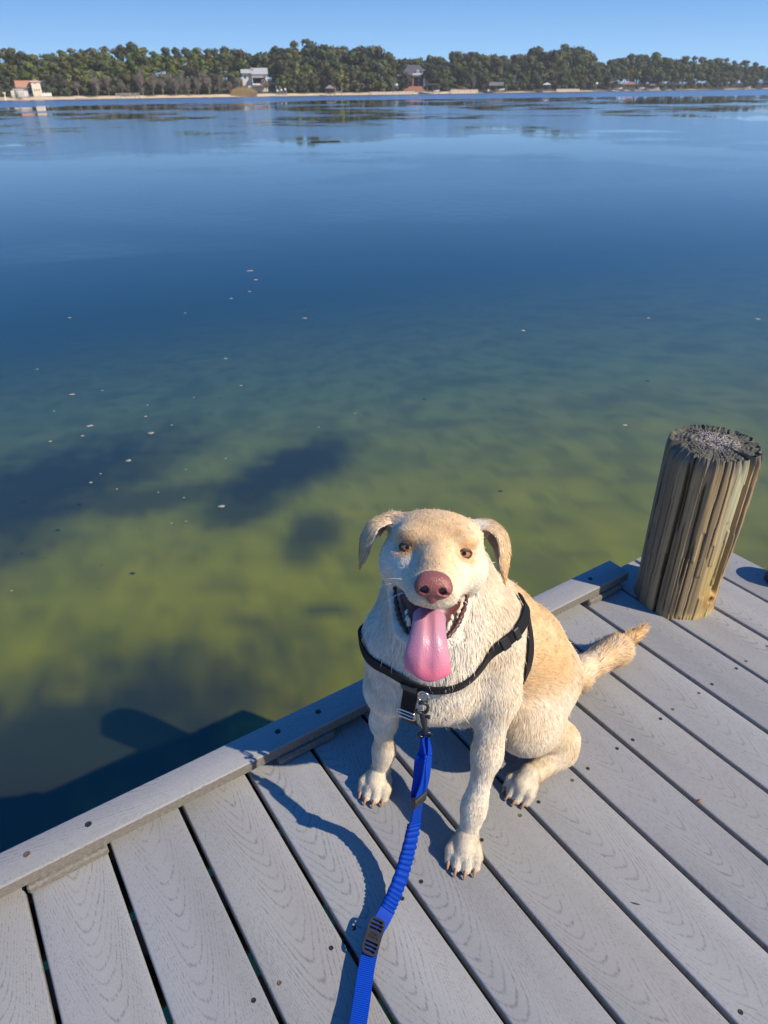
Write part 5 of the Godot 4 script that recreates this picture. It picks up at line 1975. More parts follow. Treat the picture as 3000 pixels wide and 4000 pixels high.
func build_trees():
	var n := fnl(1.0, 320, 2)
	var rows := [[62.0, 1.0], [44.0, 0.97], [28.0, 0.86], [16.0, 0.66], [10.5, 0.42]]
	for r in rows.size():
		var back: float = rows[r][0]
		var az := -28.5 + 0.4 * r
		while az < 28.8:
			var d := shore_d(az)
			var limit := 2.2 + (skyline(az) - 2.2) * (d + back) / d * (rows[r][1] as float)
			var b := back + rng.randf_range(-4.0, 4.0) * (0.4 if r == 4 else 1.0)
			var ground := land_h(az, b)
			var kind := "oak"
			var roll := rng.randf()
			if az < -9.5: kind = "pine" if roll < 0.58 else ("bright" if roll < 0.86 else "oak")
			elif az < 10.0: kind = "oak" if roll < 0.66 else ("bright" if roll < 0.82 else "pine")
			elif az < 14.6: kind = "oak" if roll < 0.55 else ("bright" if roll < 0.8 else "pine")
			else: kind = "pine" if roll < 0.8 else "oak"
			var h := (limit - ground) * rng.randf_range(0.72, 1.06)
			if r == 4: kind = "oak" if rng.randf() < 0.75 else "bright"
			if r == 0: h = (limit - ground) * rng.randf_range(0.84, 1.05)
			var rad: float = h * {"pine": 0.20, "oak": 0.34, "bright": 0.26}[kind] * rng.randf_range(0.85, 1.2)
			rad = clampf(rad * rng.randf_range(1.1, 1.5), 2.2, 6.2)
			# leave the houses and their fronts open
			var open := r == 4 and az > 14.8 and rng.randf() < 0.75
			for q in [[-24.3, -21.9, 13.0], [-10.4, -7.0, 22.0], [1.1, 3.7, 28.0], [4.8, 6.9, 12.0], [-4.2, -2.6, 8.0]]:
				if az > q[0] and az < q[1] and b < q[2]: open = true
			if not open:
				var rank: String = ["on the skyline", "second rank from the skyline", "middle rank", "front rank", "by the beach"][r]
				var girth := "slim" if rad < 2.6 else ("broad" if rad > 3.4 else "middling")
				var look: String = {"pine": "ragged tufted pine", "oak": "dark rounded oak", "bright": "yellow-green leafy tree"}[kind]
				var tall := "low" if h < 5.0 else ("tall" if h > 11.0 else "medium")
				tree(kind, az, b, h, rad, tall + " " + girth + " " + look + ", " + rank + ", " + landmark(az), "trees on the far shore")
			az += rad_to_deg(rad * rng.randf_range(0.85, 1.25) / d)
	# leafless trees and shrubs along the water's edge
	for q in [[-21.2, 9.0, 5.2, 2.2], [-19.2, 5.0, 5.6, 1.7], [-16.3, 5.5, 7.2, 2.0], [-15.0, 6.0, 5.0, 1.8], [-14.1, 5.0, 5.6, 2.0], [-13.3, 6.0, 4.6, 1.7], [-11.9, 5.5, 6.0, 1.9], [-11.2, 6.5, 5.4, 1.8], [-9.9, 6.0, 5.8, 1.5], [-17.6, 6.0, 4.5, 1.6], [-20.4, 7.0, 4.4, 1.5], [-18.5, 8.0, 6.2, 2.0], [-15.6, 7.0, 6.0, 1.9], [-14.6, 8.0, 6.6, 2.0], [-13.7, 8.0, 6.4, 1.9], [-12.2, 8.0, 6.8, 2.0], [6.5, 12.0, 6.0, 2.0], [-8.0, 8.0, 4.5, 1.6], [15.8, 7.0, 4.6, 1.5], [-12.6, 4.5, 5.2, 1.6], [-10.5, 5.0, 4.6, 1.5], [9.2, 9.0, 6.2, 2.0], [14.0, 6.0, 3.4, 1.5], [20.0, 9.0, 5.5, 1.6]]:
		tree("bare", q[0], q[1], q[2], q[3], "leafless grey-brown tree at the water's edge, " + landmark(q[0]), "leafless trees along the shore")
	var az := -28.0
	while az < 28.5:
		var d := shore_d(az)
		var open := false
		for q in [[-24.4, -22.3, 0], [-9.2, -6.4, 0], [-4.1, -2.6, 0], [1.5, 4.2, 0], [7.3, 8.6, 0], [5.0, 7.0, 1], [10.9, 12.0, 0], [14.9, 18.8, 0], [22.8, 24.2, 0]]:
			if az > q[0] and az < q[1]: open = true
		if not open:
			var h := rng.randf_range(1.6, 3.4)
			tree("shrub", az, rng.randf_range(6.5, 9.5), h, h * rng.randf_range(0.6, 0.95), "low dark shrub above the beach, " + landmark(az), "shrubs along the shore")
		az += rad_to_deg(rng.randf_range(2.6, 5.0) / d)
	# bigger single trees that stand out
	for q in [["bright", -19.9, 9.0, 7.2, 2.8, "rounded yellow-green tree leaning over the beach right of the orange-roofed house"], ["oak", 3.45, 14.5, 7.6, 2.9, "broad olive-green oak standing right of the dark hip-roofed house"], ["oak", 1.62, 13.5, 6.4, 2.8, "small dark oak hiding the left half of the dark hip-roofed house"],
			["bright", -5.9, 12.0, 9.6, 2.8, "yellow-green tree with two bare trunks right of the lift posts"], ["bright", -5.0, 12.5, 9.0, 2.4, "slim yellow-green tree left of the small gazebo boathouse"], ["bright", 8.9, 10.0, 6.4, 2.0, "yellow-green tree rising behind the flat-roofed boathouse"], ["oak", 12.2, 16.0, 15.0, 5.0, "huge dark oak, tallest of the rounded stand, left half"],
			["oak", 13.4, 14.0, 14.6, 4.9, "huge dark oak at the right end of the rounded stand"], ["bright", 13.9, 9.0, 8.5, 2.4, "narrow yellow-green tree at the right foot of the rounded stand"], ["bright", -23.2, 16.0, 8.0, 3.0, "broad green tree rising straight behind the orange roof"]]:
		tree(q[0], q[1], q[2], q[3], q[4], q[5], "single trees that stand out on the far shore")

func hip_roof(st: SurfaceTool, w: float, d: float, y0: float, y1: float, ridge: float, over := 0.0):
	var a := Vector3(-w / 2 - over, y0, d / 2 + over)
	var b := Vector3(w / 2 + over, y0, d / 2 + over)
	var c := Vector3(w / 2 + over, y0, -d / 2 - over)
	var e := Vector3(-w / 2 - over, y0, -d / 2 - over)
	var l := Vector3(-ridge / 2, y1, 0)
	var r := Vector3(ridge / 2, y1, 0)
	var mid := Vector3(0, y0, 0)
	for f in [[a, l, r, b], [c, r, l, e], [b, r, c], [e, l, a], [a, b, c, e]]: facing(st, f, mid + Vector3(0, 0.1, 0))

func gable_roof(st: SurfaceTool, w: float, d: float, y0: float, y1: float, c := Vector3.ZERO):      # ridge along x
	var p := [Vector3(-w / 2, y0, d / 2), Vector3(w / 2, y0, d / 2), Vector3(w / 2, y0, -d / 2), Vector3(-w / 2, y0, -d / 2), Vector3(-w / 2, y1, 0), Vector3(w / 2, y1, 0)]
	for i in 6: p[i] += c
	for f in [[p[0], p[4], p[5], p[1]], [p[2], p[5], p[4], p[3]], [p[1], p[5], p[2]], [p[3], p[4], p[0]], [p[0], p[1], p[2], p[3]]]: facing(st, f, c + Vector3(0, y0 + 0.1, 0))

func posts(parent: Node, xs: Array, zs: Array, y0: float, y1: float, r: float, mat: Material):
	for x in xs:
		for z in zs:
			put("post", tube_mesh(PackedVector3Array([Vector3(x, y0, z), Vector3(x, y1, z)]), PackedFloat32Array([r, r]), 8), mat, parent)

func boat_shelter(called: String, az: float, width: float, top: float, roof: String, mat: Material, label: String, depth := 4.0, rise := 0.6, eave := 2.0):
	var at := shore_at(az, -3.0)
	at.y = WATER_Y
	var o := thing(called, label, "boathouse", at, facing_lake(az), "boat shelters along the far shore")
	var timber := plain(lin(0.20, 0.165, 0.13), 0.9)
	var pale := plain(lin(0.44, 0.41, 0.37), 0.85)
	posts(o, [-width * 0.46, 0.0, width * 0.46], [-depth * 0.45, depth * 0.45], -2.5, top - rise, 0.09, timber)
	put("deck", bevel_box(Vector3(-width * 0.5, 0.42, -depth * 0.5), Vector3(width * 0.5, 0.56, -depth * 0.15), 0.01), pale, o)
	put("deck", bevel_box(Vector3(-width * 0.5, 0.42, -depth * 0.15 + 0.01), Vector3(-width * 0.36, 0.56, depth * 0.5), 0.01), pale, o)
	var st := st_new()
	st.set_smooth_group(-1)
	if roof == "gable": gable_roof(st, width * 1.08, depth * 1.12, top - rise, top)
	elif roof == "hip": hip_roof(st, width, depth, top - rise, top, width * 0.25, 0.25)
	elif roof == "curve":
		for k in 12:
			var a := lerpf(-0.5, 0.5, k / 12.0)
			var b := lerpf(-0.5, 0.5, (k + 1) / 12.0)
			var ya := top - rise * 4.0 * a * a
			var yb := top - rise * 4.0 * b * b
			var z := depth * 0.55
			quad(st, Vector3(a * width, ya, z), Vector3(a * width, ya, -z), Vector3(b * width, yb, -z), Vector3(b * width, yb, z))
			quad(st, Vector3(a * width, ya - 0.14, z), Vector3(b * width, yb - 0.14, z), Vector3(b * width, yb - 0.14, -z), Vector3(a * width, ya - 0.14, -z))
			quad(st, Vector3(a * width, ya - 0.14, z), Vector3(a * width, ya, z), Vector3(b * width, yb, z), Vector3(b * width, yb - 0.14, z))
	else: add_box(st, Vector3(-width * 0.52, top - rise, -depth * 0.54), Vector3(width * 0.52, top, depth * 0.54))
	put("roof", done(st), mat, o)

func boat(az: float, back: float, length: float, y: float, col: Color, label: String, turn := 0.3):
	var at := shore_at(az, back)
	at.y = WATER_Y + y
	var o := thing("moored_boat", label, "boat", at, facing_lake(az) + turn, "boats kept along the far shore")
	var v := PackedVector3Array()
	var idx := PackedInt32Array()
	var nl := 12
	for i in nl + 1:
		var t := float(i) / nl
		var w := 0.42 * length * 0.42 * (1.0 - pow(maxf(0.0, t - 0.45) / 0.55, 2.2))
		var sheer := 0.15 + 0.18 * t * t
		var x := (t - 0.5) * length
		for q in [Vector3(x, sheer + 0.3, -w), Vector3(x, -0.12 + 0.25 * t * t, -w * 0.75), Vector3(x, -0.28 + 0.42 * t * t * t, 0), Vector3(x, -0.12 + 0.25 * t * t, w * 0.75), Vector3(x, sheer + 0.3, w)]: v.append(q)
	for i in nl:
		for k in 4:
			var a := i * 5 + k
			idx.append_array([a, a + 1, a + 5, a + 1, a + 6, a + 5])
		idx.append_array([i * 5, i * 5 + 5, i * 5 + 4, i * 5 + 4, i * 5 + 5, i * 5 + 9])
	idx.append_array([0, 4, 3, 0, 3, 1, 1, 3, 2])
	put("hull", array_mesh(v, PackedVector3Array(), PackedColorArray(), PackedVector2Array(), idx), plain(col, 0.4), o)
	put("windscreen", bevel_box(Vector3(-0.05 * length, 0.5, -0.13 * length), Vector3(0.02 * length, 0.85, 0.13 * length), 0.02), plain(lin(0.25, 0.27, 0.28), 0.3), o)
	put("outboard_motor", bevel_box(Vector3(-0.56 * length, -0.1, -0.1), Vector3(-0.48 * length, 0.75, 0.1), 0.05), plain(lin(0.03, 0.03, 0.03), 0.4), o)

func pier(az: float, length: float, label: String, rail: bool, y := 0.5, back := -2.0):
	var at := shore_at(az, back)
	at.y = WATER_Y
	var o := thing("shore_pier", label, "pier", at, facing_lake(az), "low piers along the far shore")
	var pale := plain(lin(0.40, 0.36, 0.31), 0.9)
	put("walkway", bevel_box(Vector3(-length / 2, y - 0.12, -0.6), Vector3(length / 2, y, 0.6), 0.01), pale, o)
	var count := int(length / 1.1)
	for k in count + 1:
		var x := -length / 2 + length * k / count
		put("post", tube_mesh(PackedVector3Array([Vector3(x, -2.0, 0.66), Vector3(x, y + (0.75 if rail else 0.35) + 0.15 * (k % 2), 0.66)]), PackedFloat32Array([0.085, 0.08]), 7), plain(lin(0.30, 0.26, 0.21), 0.9) if k % 3 else pale, o)
	if rail:
		for h in [0.45, 0.75]:
			put("rail", bevel_box(Vector3(-length / 2, y + h - 0.05, 0.62), Vector3(length / 2, y + h + 0.05, 0.69), 0.01), plain(lin(0.50, 0.48, 0.44), 0.8), o)

func seawall(az: float, length: float, height: float, label: String, back: float):
	var at := shore_at(az, back)
	at.y = WATER_Y
	# follow the slanting waterline
	var p := shore_at(az - 0.4, back)
	var q := shore_at(az + 0.4, back)
	var d := q - p
	var o := thing("seawall", label, "seawall", at, atan2(-d.z, d.x), "seawalls along the far shore")
	var stone := plain(lin(0.42, 0.36, 0.285), 0.95)
	put("wall", bevel_box(Vector3(-length / 2, -1.0, -0.2), Vector3(length / 2, height, 0.12), 0.02), stone, o)
	put("cap", bevel_box(Vector3(-length / 2 - 0.1, height + 0.001, -0.3), Vector3(length / 2 + 0.1, height + 0.13, 0.22), 0.02), plain(lin(0.52, 0.46, 0.38), 0.9), o)
	var count := int(length / 1.6)
	for k in count:
		var x := -length / 2 + (k + 0.5) * length / count
		put("pile", tube_mesh(PackedVector3Array([Vector3(x, -1.0, 0.17), Vector3(x, height * 0.96, 0.17)]), PackedFloat32Array([0.10, 0.09]), 7), stone if k % 2 else plain(lin(0.30, 0.25, 0.19), 0.95), o)

func window_at(parent: Node, lo: Vector3, hi: Vector3, frame: Material, glass: Material):
	var w := put("window", bevel_box(lo - Vector3(0.07, 0.07, 0), hi + Vector3(0.07, 0.07, 0.03), 0.01), frame, parent)
	put("pane", bevel_box(Vector3(lo.x, lo.y, hi.z + 0.031), Vector3(hi.x, hi.y, hi.z + 0.045), 0.004), glass, w)

func build_houses():
	var white := plain(lin(0.66, 0.62, 0.53), 0.85)
	var cream := plain(lin(0.66, 0.58, 0.44), 0.85)
	var trim := plain(lin(0.74, 0.72, 0.68), 0.7)
	var glass := plain(lin(0.03, 0.04, 0.05), 0.15)
	var orange := plain(lin(0.38, 0.19, 0.11), 0.85)
	var grey_roof := plain(lin(0.34, 0.345, 0.345), 0.7)
	var brick := plain(lin(0.36, 0.17, 0.115), 0.9)
	var slate := plain(lin(0.080, 0.074, 0.090), 0.8)
	var timber := plain(lin(0.34, 0.31, 0.27), 0.9)
	# house with a tower, far left
	var at := shore_at(-23.15, 7.0)
	at.y = WATER_Y + 1.35
	var h := thing("tower_house", "white house with orange roofs and a square tower at the far left of the shore", "house", at, facing_lake(-23.15))
	put("tower_wall", bevel_box(Vector3(0.05, -1.0, -1.6), Vector3(2.45, 3.05, 0.9), 0.02), cream, h)
	var st := st_new()
	st.set_smooth_group(-1)
	hip_roof(st, 2.4, 2.5, 0.0, 0.55, 0.1, 0.28)
	var r := put("tower_roof", done(st), orange, h, Vector3(1.25, 3.06, -0.35))
	put("eave", bevel_box(Vector3(-0.28, 2.96, -1.9), Vector3(2.78, 3.055, 1.2), 0.01), trim, h)
	put("wing_wall", bevel_box(Vector3(-3.9, -1.0, -2.4), Vector3(0.03, 1.6, -0.6), 0.02), white, h)
	st = st_new()
	st.set_smooth_group(-1)
	gable_roof(st, 4.3, 4.2, 0.0, 1.7)
	put("wing_roof", done(st), orange, h, Vector3(-1.95, 1.605, -2.0))
	put("porch_shade", bevel_box(Vector3(-1.1, 0.0, -0.58), Vector3(-0.02, 1.45, -0.5), 0.01), plain(lin(0.05, 0.055, 0.07), 0.8), h)
	for k in 3: window_at(h, Vector3(0.55 + k * 0.58, 0.75, 0.86), Vector3(0.80 + k * 0.58, 1.25, 0.905), trim, glass)
	window_at(h, Vector3(1.0, 2.45, 0.86), Vector3(1.35, 2.75, 0.905), trim, glass)
	# stairs and lattice deck in front of it
	at = shore_at(-23.95, 3.0)
	at.y = WATER_Y + 0.5
	var deck := thing("lattice_deck", "white railed timber deck with stairs down to the beach beside the tower house", "deck", at, facing_lake(-23.95))
	put("platform", bevel_box(Vector3(-1.3, 1.15, -1.0), Vector3(1.3, 1.28, 0.6), 0.01), timber, deck)
	for k in 6: put("rail", bevel_box(Vector3(-1.3, 0.10 + k * 0.36, 0.61), Vector3(1.3, 0.22 + k * 0.36, 0.67), 0.01), trim if k > 3 else timber, deck)
	posts(deck, [-1.3, -0.65, 0.0, 0.65, 1.3], [0.75], -0.6, 2.25, 0.06, trim)
	for k in 5: put("step", bevel_box(Vector3(-0.9 + k * 0.1, 0.9 - k * 0.22, 0.85 + k * 0.24), Vector3(0.9, 0.96 - k * 0.22, 1.1 + k * 0.24), 0.01), timber, deck)
	at = shore_at(-24.35, 3.2)
	var shed := thing("round_tank", "pale rounded tank standing left of the lattice deck", "tank", at, 0.0)
	st = st_new()
	lathe_into(st, [Vector2(0.0, 1.9), Vector2(0.3, 1.82), Vector2(0.5, 1.5), Vector2(0.52, 0.6), Vector2(0.4, 0.2), Vector2(0.3, 0.0)], 16)
	put("body", done(st), cream, shed)
	at = shore_at(-24.85, 1.4)
	var post_o := thing("beach_post", "pale post with a cap on the beach at the very left", "post", at)
	put("shaft", tube_mesh(PackedVector3Array([Vector3(0, -0.3, 0), Vector3(0.1, 1.35, 0)]), PackedFloat32Array([0.16, 0.14]), 8), trim, post_o)
	put("cap", bevel_box(Vector3(-0.25, 1.351, -0.25), Vector3(0.4, 1.75, 0.25), 0.03), white, post_o)
	at = shore_at(-22.35, 4.6)
	var fence := thing("beach_fence", "low white board fence on the beach right of the tower house", "fence", at, facing_lake(-22.35))
	for k in 3: put("board", bevel_box(Vector3(-1.3, 0.15 + k * 0.27, 0.0), Vector3(1.3, 0.38 + k * 0.27, 0.06), 0.01), trim, fence)
	posts(fence, [-1.3, -0.4, 0.5, 1.3], [-0.08], -0.4, 1.2, 0.05, trim)
	# grey-roofed house
	at = shore_at(-8.7, 15.0)
	at.y = WATER_Y + 3.3
	h = thing("grey_roofed_house", "pale two-storey house with a stepped grey roof and dark porch", "house", at, facing_lake(-8.7))
	put("left_wall", bevel_box(Vector3(-4.3, -2.0, -4.0), Vector3(-1.2, 3.4, 0.4), 0.02), white, h)
	put("right_wall", bevel_box(Vector3(-1.19, -2.0, -4.0), Vector3(4.2, 3.1, 0.0), 0.02), white, h)
	for q in [[4.1, 3.4, Vector3(-2.6, 3.405, -1.2), 1.25], [5.7, 3.8, Vector3(1.7, 3.105, -1.2), 1.9]]:
		st = st_new()
		st.set_smooth_group(-1)
		gable_roof(st, q[0], q[1] + 1.2, 0.0, q[3])
		put("roof", done(st), grey_roof, h, q[2])
	put("lower_roof", bevel_box(Vector3(-1.1, 2.05, 0.01), Vector3(2.9, 2.75, 1.9), 0.02), grey_roof, h)
	put("porch_shade", bevel_box(Vector3(-1.0, 0.35, 0.005), Vector3(3.6, 2.04, 0.25), 0.01), plain(lin(0.012, 0.013, 0.016), 0.9), h)
	put("porch_rail", bevel_box(Vector3(-1.0, 0.0, 1.6), Vector3(1.7, 0.42, 1.7), 0.01), trim, h)
	put("porch_floor", bevel_box(Vector3(-1.1, -0.25, 0.01), Vector3(3.8, -0.01, 1.9), 0.01), plain(lin(0.42, 0.25, 0.18), 0.9), h)
	put("chimney", bevel_box(Vector3(-0.65, 3.2, -0.6), Vector3(-0.1, 4.9, -0.1), 0.02), plain(lin(0.48, 0.30, 0.24), 0.9), h)
	put("corner_post", bevel_box(Vector3(-0.95, 0.0, 1.62), Vector3(-0.75, 2.04, 1.82), 0.01), trim, h)
	window_at(h, Vector3(-3.6, 1.9, 0.36), Vector3(-2.9, 2.7, 0.405), trim, glass)
	window_at(h, Vector3(2.4, 0.6, 0.22), Vector3(3.1, 1.5, 0.262), trim, glass)
	# brick house under a hip roof
	at = shore_at(2.35, 21.0)
	at.y = WATER_Y + 2.9
	h = thing("brick_house", "brick house with a big dark hip roof and two white dormers", "house", at, facing_lake(2.35))
	put("wall", bevel_box(Vector3(-4.8, -1.0, -6.5), Vector3(4.8, 3.2, 0.6), 0.02), brick, h)
	st = st_new()
	st.set_smooth_group(-1)
	hip_roof(st, 10.6, 8.4, 0.0, 3.7, 4.4, 0.5)
	put("roof", done(st), slate, h, Vector3(0, 3.3, -2.9))
	put("balcony_band", bevel_box(Vector3(-0.6, 2.95, 0.65), Vector3(4.4, 4.1, 1.5), 0.02), trim, h)
	for x in [0.95, 3.3]:
		put("dormer", bevel_box(Vector3(x, 4.101, -0.4), Vector3(x + 0.95, 5.2, 0.7), 0.02), trim, h)
		window_at(h, Vector3(x + 0.25, 4.3, 0.66), Vector3(x + 0.7, 4.95, 0.705), trim, glass)
	for x in [-0.4, 1.9, 4.1]: put("porch_column", bevel_box(Vector3(x - 0.3, -0.6, 0.9), Vector3(x + 0.3, 2.94, 1.35), 0.03), brick if x < 3.0 else trim, h)
	put("porch_shade", bevel_box(Vector3(-0.5, -0.5, 0.605), Vector3(4.3, 2.6, 0.65), 0.01), plain(lin(0.03, 0.032, 0.04), 0.8), h)
	at = shore_at(2.3, 9.0)
	at.y = WATER_Y + 0.7
	var terrace := thing("brick_terrace", "low stepped brick terrace between the hip-roofed house and the beach", "terrace", at, facing_lake(2.3))
	for k in 3: put("retaining_wall", bevel_box(Vector3(-4.9 + k * 0.8, -0.6 + k * 0.75, -5.0), Vector3(4.6 - k * 0.5, 0.35 + k * 0.75, 1.2 - k * 1.9), 0.02), plain(lin(0.42, 0.215, 0.14), 0.9), terrace)
	at = shore_at(1.05, 9.5)
	at.y = WATER_Y + 2.0
	var seat := thing("garden_bench", "white bench on the left end of the brick terrace", "bench", at, facing_lake(1.05))
	put("seat", bevel_box(Vector3(-1.2, 0.75, 0.0), Vector3(1.0, 0.87, 0.6), 0.01), trim, seat)
	put("backrest", bevel_box(Vector3(-1.2, 0.9, -0.1), Vector3(1.0, 1.5, -0.02), 0.01), trim, seat)
	for x in [-1.1, 0.9]: put("leg", bevel_box(Vector3(x - 0.06, -0.6, 0.1), Vector3(x + 0.06, 0.749, 0.5), 0.01), trim, seat)
	# along the water
	seawall(0.85, 21.0, 0.75, "long pale seawall before the beach of the hip-roofed house", 0.9)
	seawall(5.9, 15.0, 1.15, "pale seawall of upright piles between the two flat-roofed boathouses", 0.9)
	seawall(13.0, 16.0, 0.95, "grey seawall right of the white-topped gazebo", 0.9)
	seawall(-19.9, 6.0, 0.22, "low timber edging along the sand left of the long pier", 0.4)
	pier(-17.3, 6.6, "long low pier with white railing along the left beach", true, 0.55)
	boat_shelter("gazebo_boathouse", -3.55, 2.9, 3.1, "hip", plain(lin(0.20, 0.17, 0.155), 0.8), "small gazebo boathouse with brown hip roof and white railings", 2.8, 1.0)
	boat_shelter("flat_boathouse", 3.7, 4.9, 3.3, "flat", plain(lin(0.10, 0.10, 0.10), 0.8), "dark flat-roofed boathouse right of the brick terrace", 4.0, 0.35)
	boat_shelter("flat_boathouse", 8.1, 5.6, 3.8, "flat", plain(lin(0.30, 0.29, 0.275), 0.8), "grey flat-roofed boathouse with a boat hung under it", 4.0, 1.25)
	boat_shelter("gazebo_boathouse", 11.55, 3.3, 3.5, "hip", plain(lin(0.50, 0.47, 0.45), 0.6), "white-topped gazebo at the end of its own dock", 3.0, 0.8)
	boat_shelter("curved_shelter", 16.15, 6.4, 4.1, "curve", plain(lin(0.52, 0.52, 0.51), 0.5), "wide boat shelter with a white curved roof", 4.2, 0.75)
	boat_shelter("red_shelter", 16.95, 5.6, 3.4, "gable", plain(lin(0.33, 0.12, 0.085), 0.7), "boat shelter with a red roof beside the white curved one", 4.0, 0.8)
	boat_shelter("curved_shelter", 17.6, 3.8, 3.2, "curve", plain(lin(0.50, 0.50, 0.52), 0.5), "small white curved boat shelter right of the red roof", 3.6, 0.8)
	boat_shelter("gazebo_boathouse", 18.5, 3.8, 2.9, "hip", plain(lin(0.16, 0.145, 0.13), 0.8), "dark brown boat shelter standing alone between white roofs", 3.4, 0.7)
	boat_shelter("boat_canopy", 19.55, 3.8, 2.8, "curve", plain(lin(0.46, 0.45, 0.45), 0.6), "left one of the two small white boat canopies", 3.6, 0.6)
	boat_shelter("boat_canopy", 20.2, 3.4, 2.8, "curve", plain(lin(0.62, 0.62, 0.63), 0.5), "right one of the two small white boat canopies", 3.6, 0.6)
	boat_shelter("curved_shelter", 25.2, 7.6, 3.7, "flat", plain(lin(0.40, 0.40, 0.40), 0.6), "pale flat boat shelter at the far right end of the shore", 4.2, 0.4)
	pier(15.2, 9.0, "pier of close-set posts left of the white curved shelter", false, 0.6, -1.5)
	pier(17.6, 13.0, "pier running under the red and white boat shelters", false, 0.55, -1.0)
	pier(23.9, 8.0, "pier beside the pale beach at the far right", false, 0.5, -1.0)
	boat(8.35, -3.0, 4.0, 0.9, lin(0.55, 0.53, 0.50), "pale motorboat hung under the grey flat-roofed boathouse")
	boat(7.55, -3.4, 2.6, 0.7, lin(0.60, 0.48, 0.46), "small white boat beside the grey flat-roofed boathouse", 1.2)
	boat(3.9, -3.0, 3.0, 0.7, lin(0.50, 0.50, 0.48), "white boat under the dark flat-roofed boathouse")
	boat(16.3, -3.2, 4.2, 0.8, lin(0.56, 0.55, 0.53), "white motorboat under the wide white curved roof")
	boat(17.75, -3.2, 3.4, 0.8, lin(0.55, 0.52, 0.46), "pale boat under the small white curved shelter")
	boat(18.75, -3.0, 3.0, 0.6, lin(0.46, 0.45, 0.43), "grey boat under the dark brown shelter")
	boat(25.4, -3.0, 4.4, 0.9, lin(0.42, 0.05, 0.04), "red boat under the pale shelter at the far right")
	boat(24.3, -3.0, 3.4, 0.5, lin(0.52, 0.52, 0.50), "white boat moored left of the far right shelter")
	# lift posts with white mooring boxes
	at = shore_at(-6.95, -2.0)
	at.y = WATER_Y
	var lift := thing("boat_lift", "row of tall lift posts with white boxes below the grey-roofed house", "boat lift", at, facing_lake(-6.95))
	for k in 4: put("post", tube_mesh(PackedVector3Array([Vector3(-1.6 + k * 1.05, -2.0, 0), Vector3(-1.6 + k * 1.05, [3.1, 2.9, 1.6, 2.0][k], 0)]), PackedFloat32Array([0.11, 0.10]), 7), timber, lift)
	for k in 3: put("lift_box", bevel_box(Vector3(-1.55 + k * 1.3, 1.25 + 0.2 * k, -0.3), Vector3(-1.0 + k * 1.3, 1.9 + 0.2 * k, 0.3), 0.04), trim, lift)
	put("walkway", bevel_box(Vector3(-2.0, 0.35, -0.9), Vector3(1.9, 0.48, -0.2), 0.01), timber, lift)
	at = shore_at(-2.95, -2.0)
	at.y = WATER_Y
	lift = thing("boat_lift", "pair of plain timber lift posts right of the small gazebo boathouse", "boat lift", at, facing_lake(-2.95))
	for x in [-1.1, 1.1]: put("post", tube_mesh(PackedVector3Array([Vector3(x, -2.0, 0), Vector3(x, 2.6, 0)]), PackedFloat32Array([0.12, 0.11]), 7), timber, lift)
	put("crossbeam", bevel_box(Vector3(-1.2, 1.0, -0.08), Vector3(1.2, 1.2, 0.08), 0.01), timber, lift)
	at = shore_at(14.85, -1.0)
	at.y = WATER_Y
	var lamp := thing("mooring_ball", "white globe on a post left of the white curved shelter", "globe", at)
	put("post", tube_mesh(PackedVector3Array([Vector3(0, -1.5, 0), Vector3(0, 2.6, 0)]), PackedFloat32Array([0.10, 0.09]), 8), timber, lamp)
	var sm := SphereMesh.new()
	sm.radius = 0.62
	sm.height = 1.1
	sm.radial_segments = 20
	sm.rings = 10
	put("globe", sm, trim, lamp, Vector3(0, 3.1, 0))
	# tan reeds left of the grey-roofed house, and the grass bank far right
	for q in [[-9.55, 1.5, 8.4, 3.1, "tan reed thicket standing on the shore left of the grey-roofed house"], [22.0, 2.2, 15.0, 1.25, "low tan grass bank along the water at the right"]]:
		at = shore_at(q[0], q[1])
		st = st_new()
		for k in 1400:
			var x: float = rng.randf_range(-0.5, 0.5) * q[2]
			var z := rng.randf_range(-1.6, 1.2)
			var hh: float = q[3] * rng.randf_range(0.45, 1.0) * (1.0 - 0.5 * pow(absf(x) / q[2] * 2.0, 3.0))
			var lean := Vector3(rng.randf_range(-0.25, 0.25), 0, rng.randf_range(-0.2, 0.2)) * hh
			var w := rng.randf_range(0.04, 0.09)
			tri(st, Vector3(x - w, -0.2, z), Vector3(x, hh, z) + lean, Vector3(x + w, -0.2, z))
		var reeds := put("reeds", done(st), plain(lin(0.34, 0.235, 0.115), 0.9), null, at)
		reeds.rotation.y = facing_lake(q[0])
		tag(reeds, q[4], "reeds", "", "stuff")
	# weed mats far out on the lake
	for q in [[-2.94, -37.55, 0.42, "left one of two dark weed mats floating far out on the lake"], [-2.24, -37.8, 0.26, "right one of two dark weed mats floating far out on the lake"]]:
		st = st_new()
		for k in 160:
			var a := rng.randf() * TAU
			var rr: float = sqrt(rng.randf()) * q[2]
			var p := Vector3(cos(a) * rr, 0, sin(a) * rr * 1.2)
			var t := rng.randf_range(0.01, 0.04)
			tri(st, p + Vector3(-0.06, 0.003, 0.02), p + Vector3(rng.randf_range(-0.05, 0.05), t, 0), p + Vector3(0.06, 0.003, 0.02))
		var mat := put("weed_mat", done(st), plain(lin(0.018, 0.02, 0.010), 0.9), null, Vector3(q[0], WATER_Y + 0.002, q[1]))
		tag(mat, q[3], "weed mat", "", "thing")

func build_shore():
	build_land()
	build_houses()
	build_trees()
	build_far_wood()

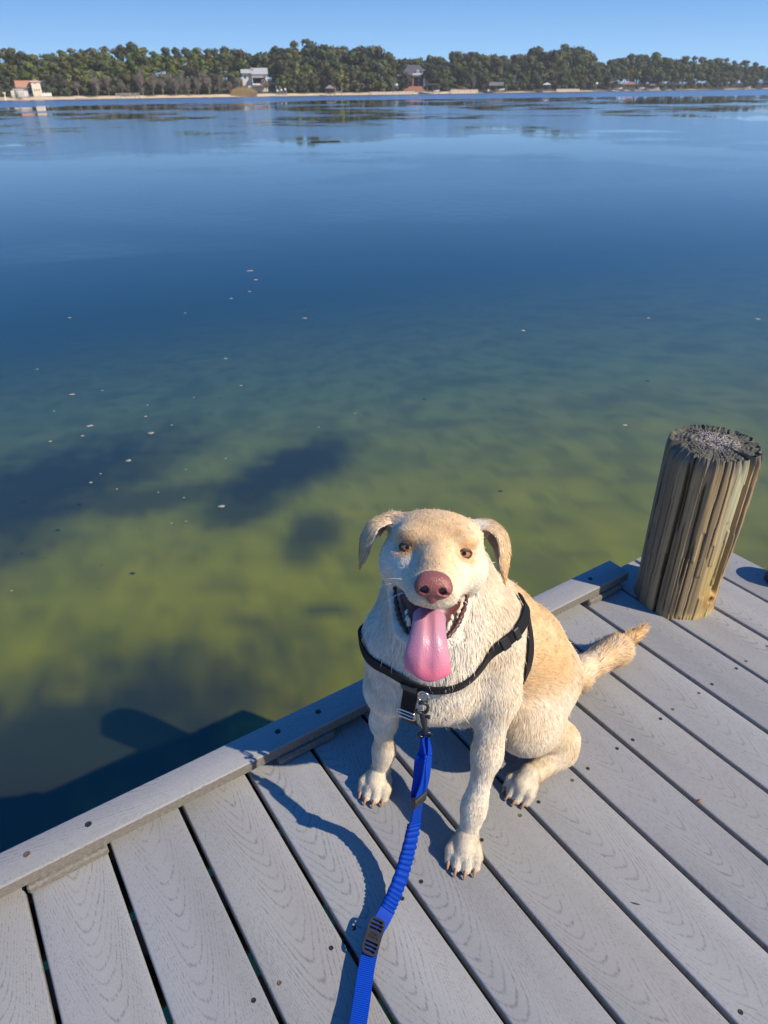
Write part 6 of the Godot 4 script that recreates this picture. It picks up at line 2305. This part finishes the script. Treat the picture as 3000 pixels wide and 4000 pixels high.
# the wood goes on past both ends of what the viewer sees
func build_far_wood():
	var spots := []
	for side in [-1.0, 1.0]:
		for r in [60.0, 40.0, 24.0, 13.0]:
			var az := 29.2
			while az < 62.0:
				var d := shore_d(az * side)
				spots.append([az * side, r + rng.randf_range(-4, 4), rng.randf_range(7.5, 12.5) * (0.6 if r < 15.0 else 1.0)])
				az += rad_to_deg(rng.randf_range(3.0, 5.5) / d)
	var mm := MultiMesh.new()
	mm.transform_format = MultiMesh.TRANSFORM_3D
	mm.mesh = (tree_protos["oak"][0].get_node("crown") as MeshInstance3D).mesh
	mm.instance_count = spots.size()
	for k in spots.size():
		var q: Array = spots[k]
		var w: float = q[2] * rng.randf_range(0.3, 0.42)
		mm.set_instance_transform(k, Transform3D(Basis(Vector3.UP, rng.randf() * TAU).scaled(Vector3(w, q[2], w)), shore_at(q[0], q[1])))
	var o := MultiMeshInstance3D.new()
	o.name = "far_woods"
	o.multimesh = mm
	o.material_override = (tree_protos["oak"][0].get_node("crown") as MeshInstance3D).material_override
	tag(o, "far-off dark wood that runs on along the shore past the house at the left", "woods", "", "stuff")
	add_child(o)
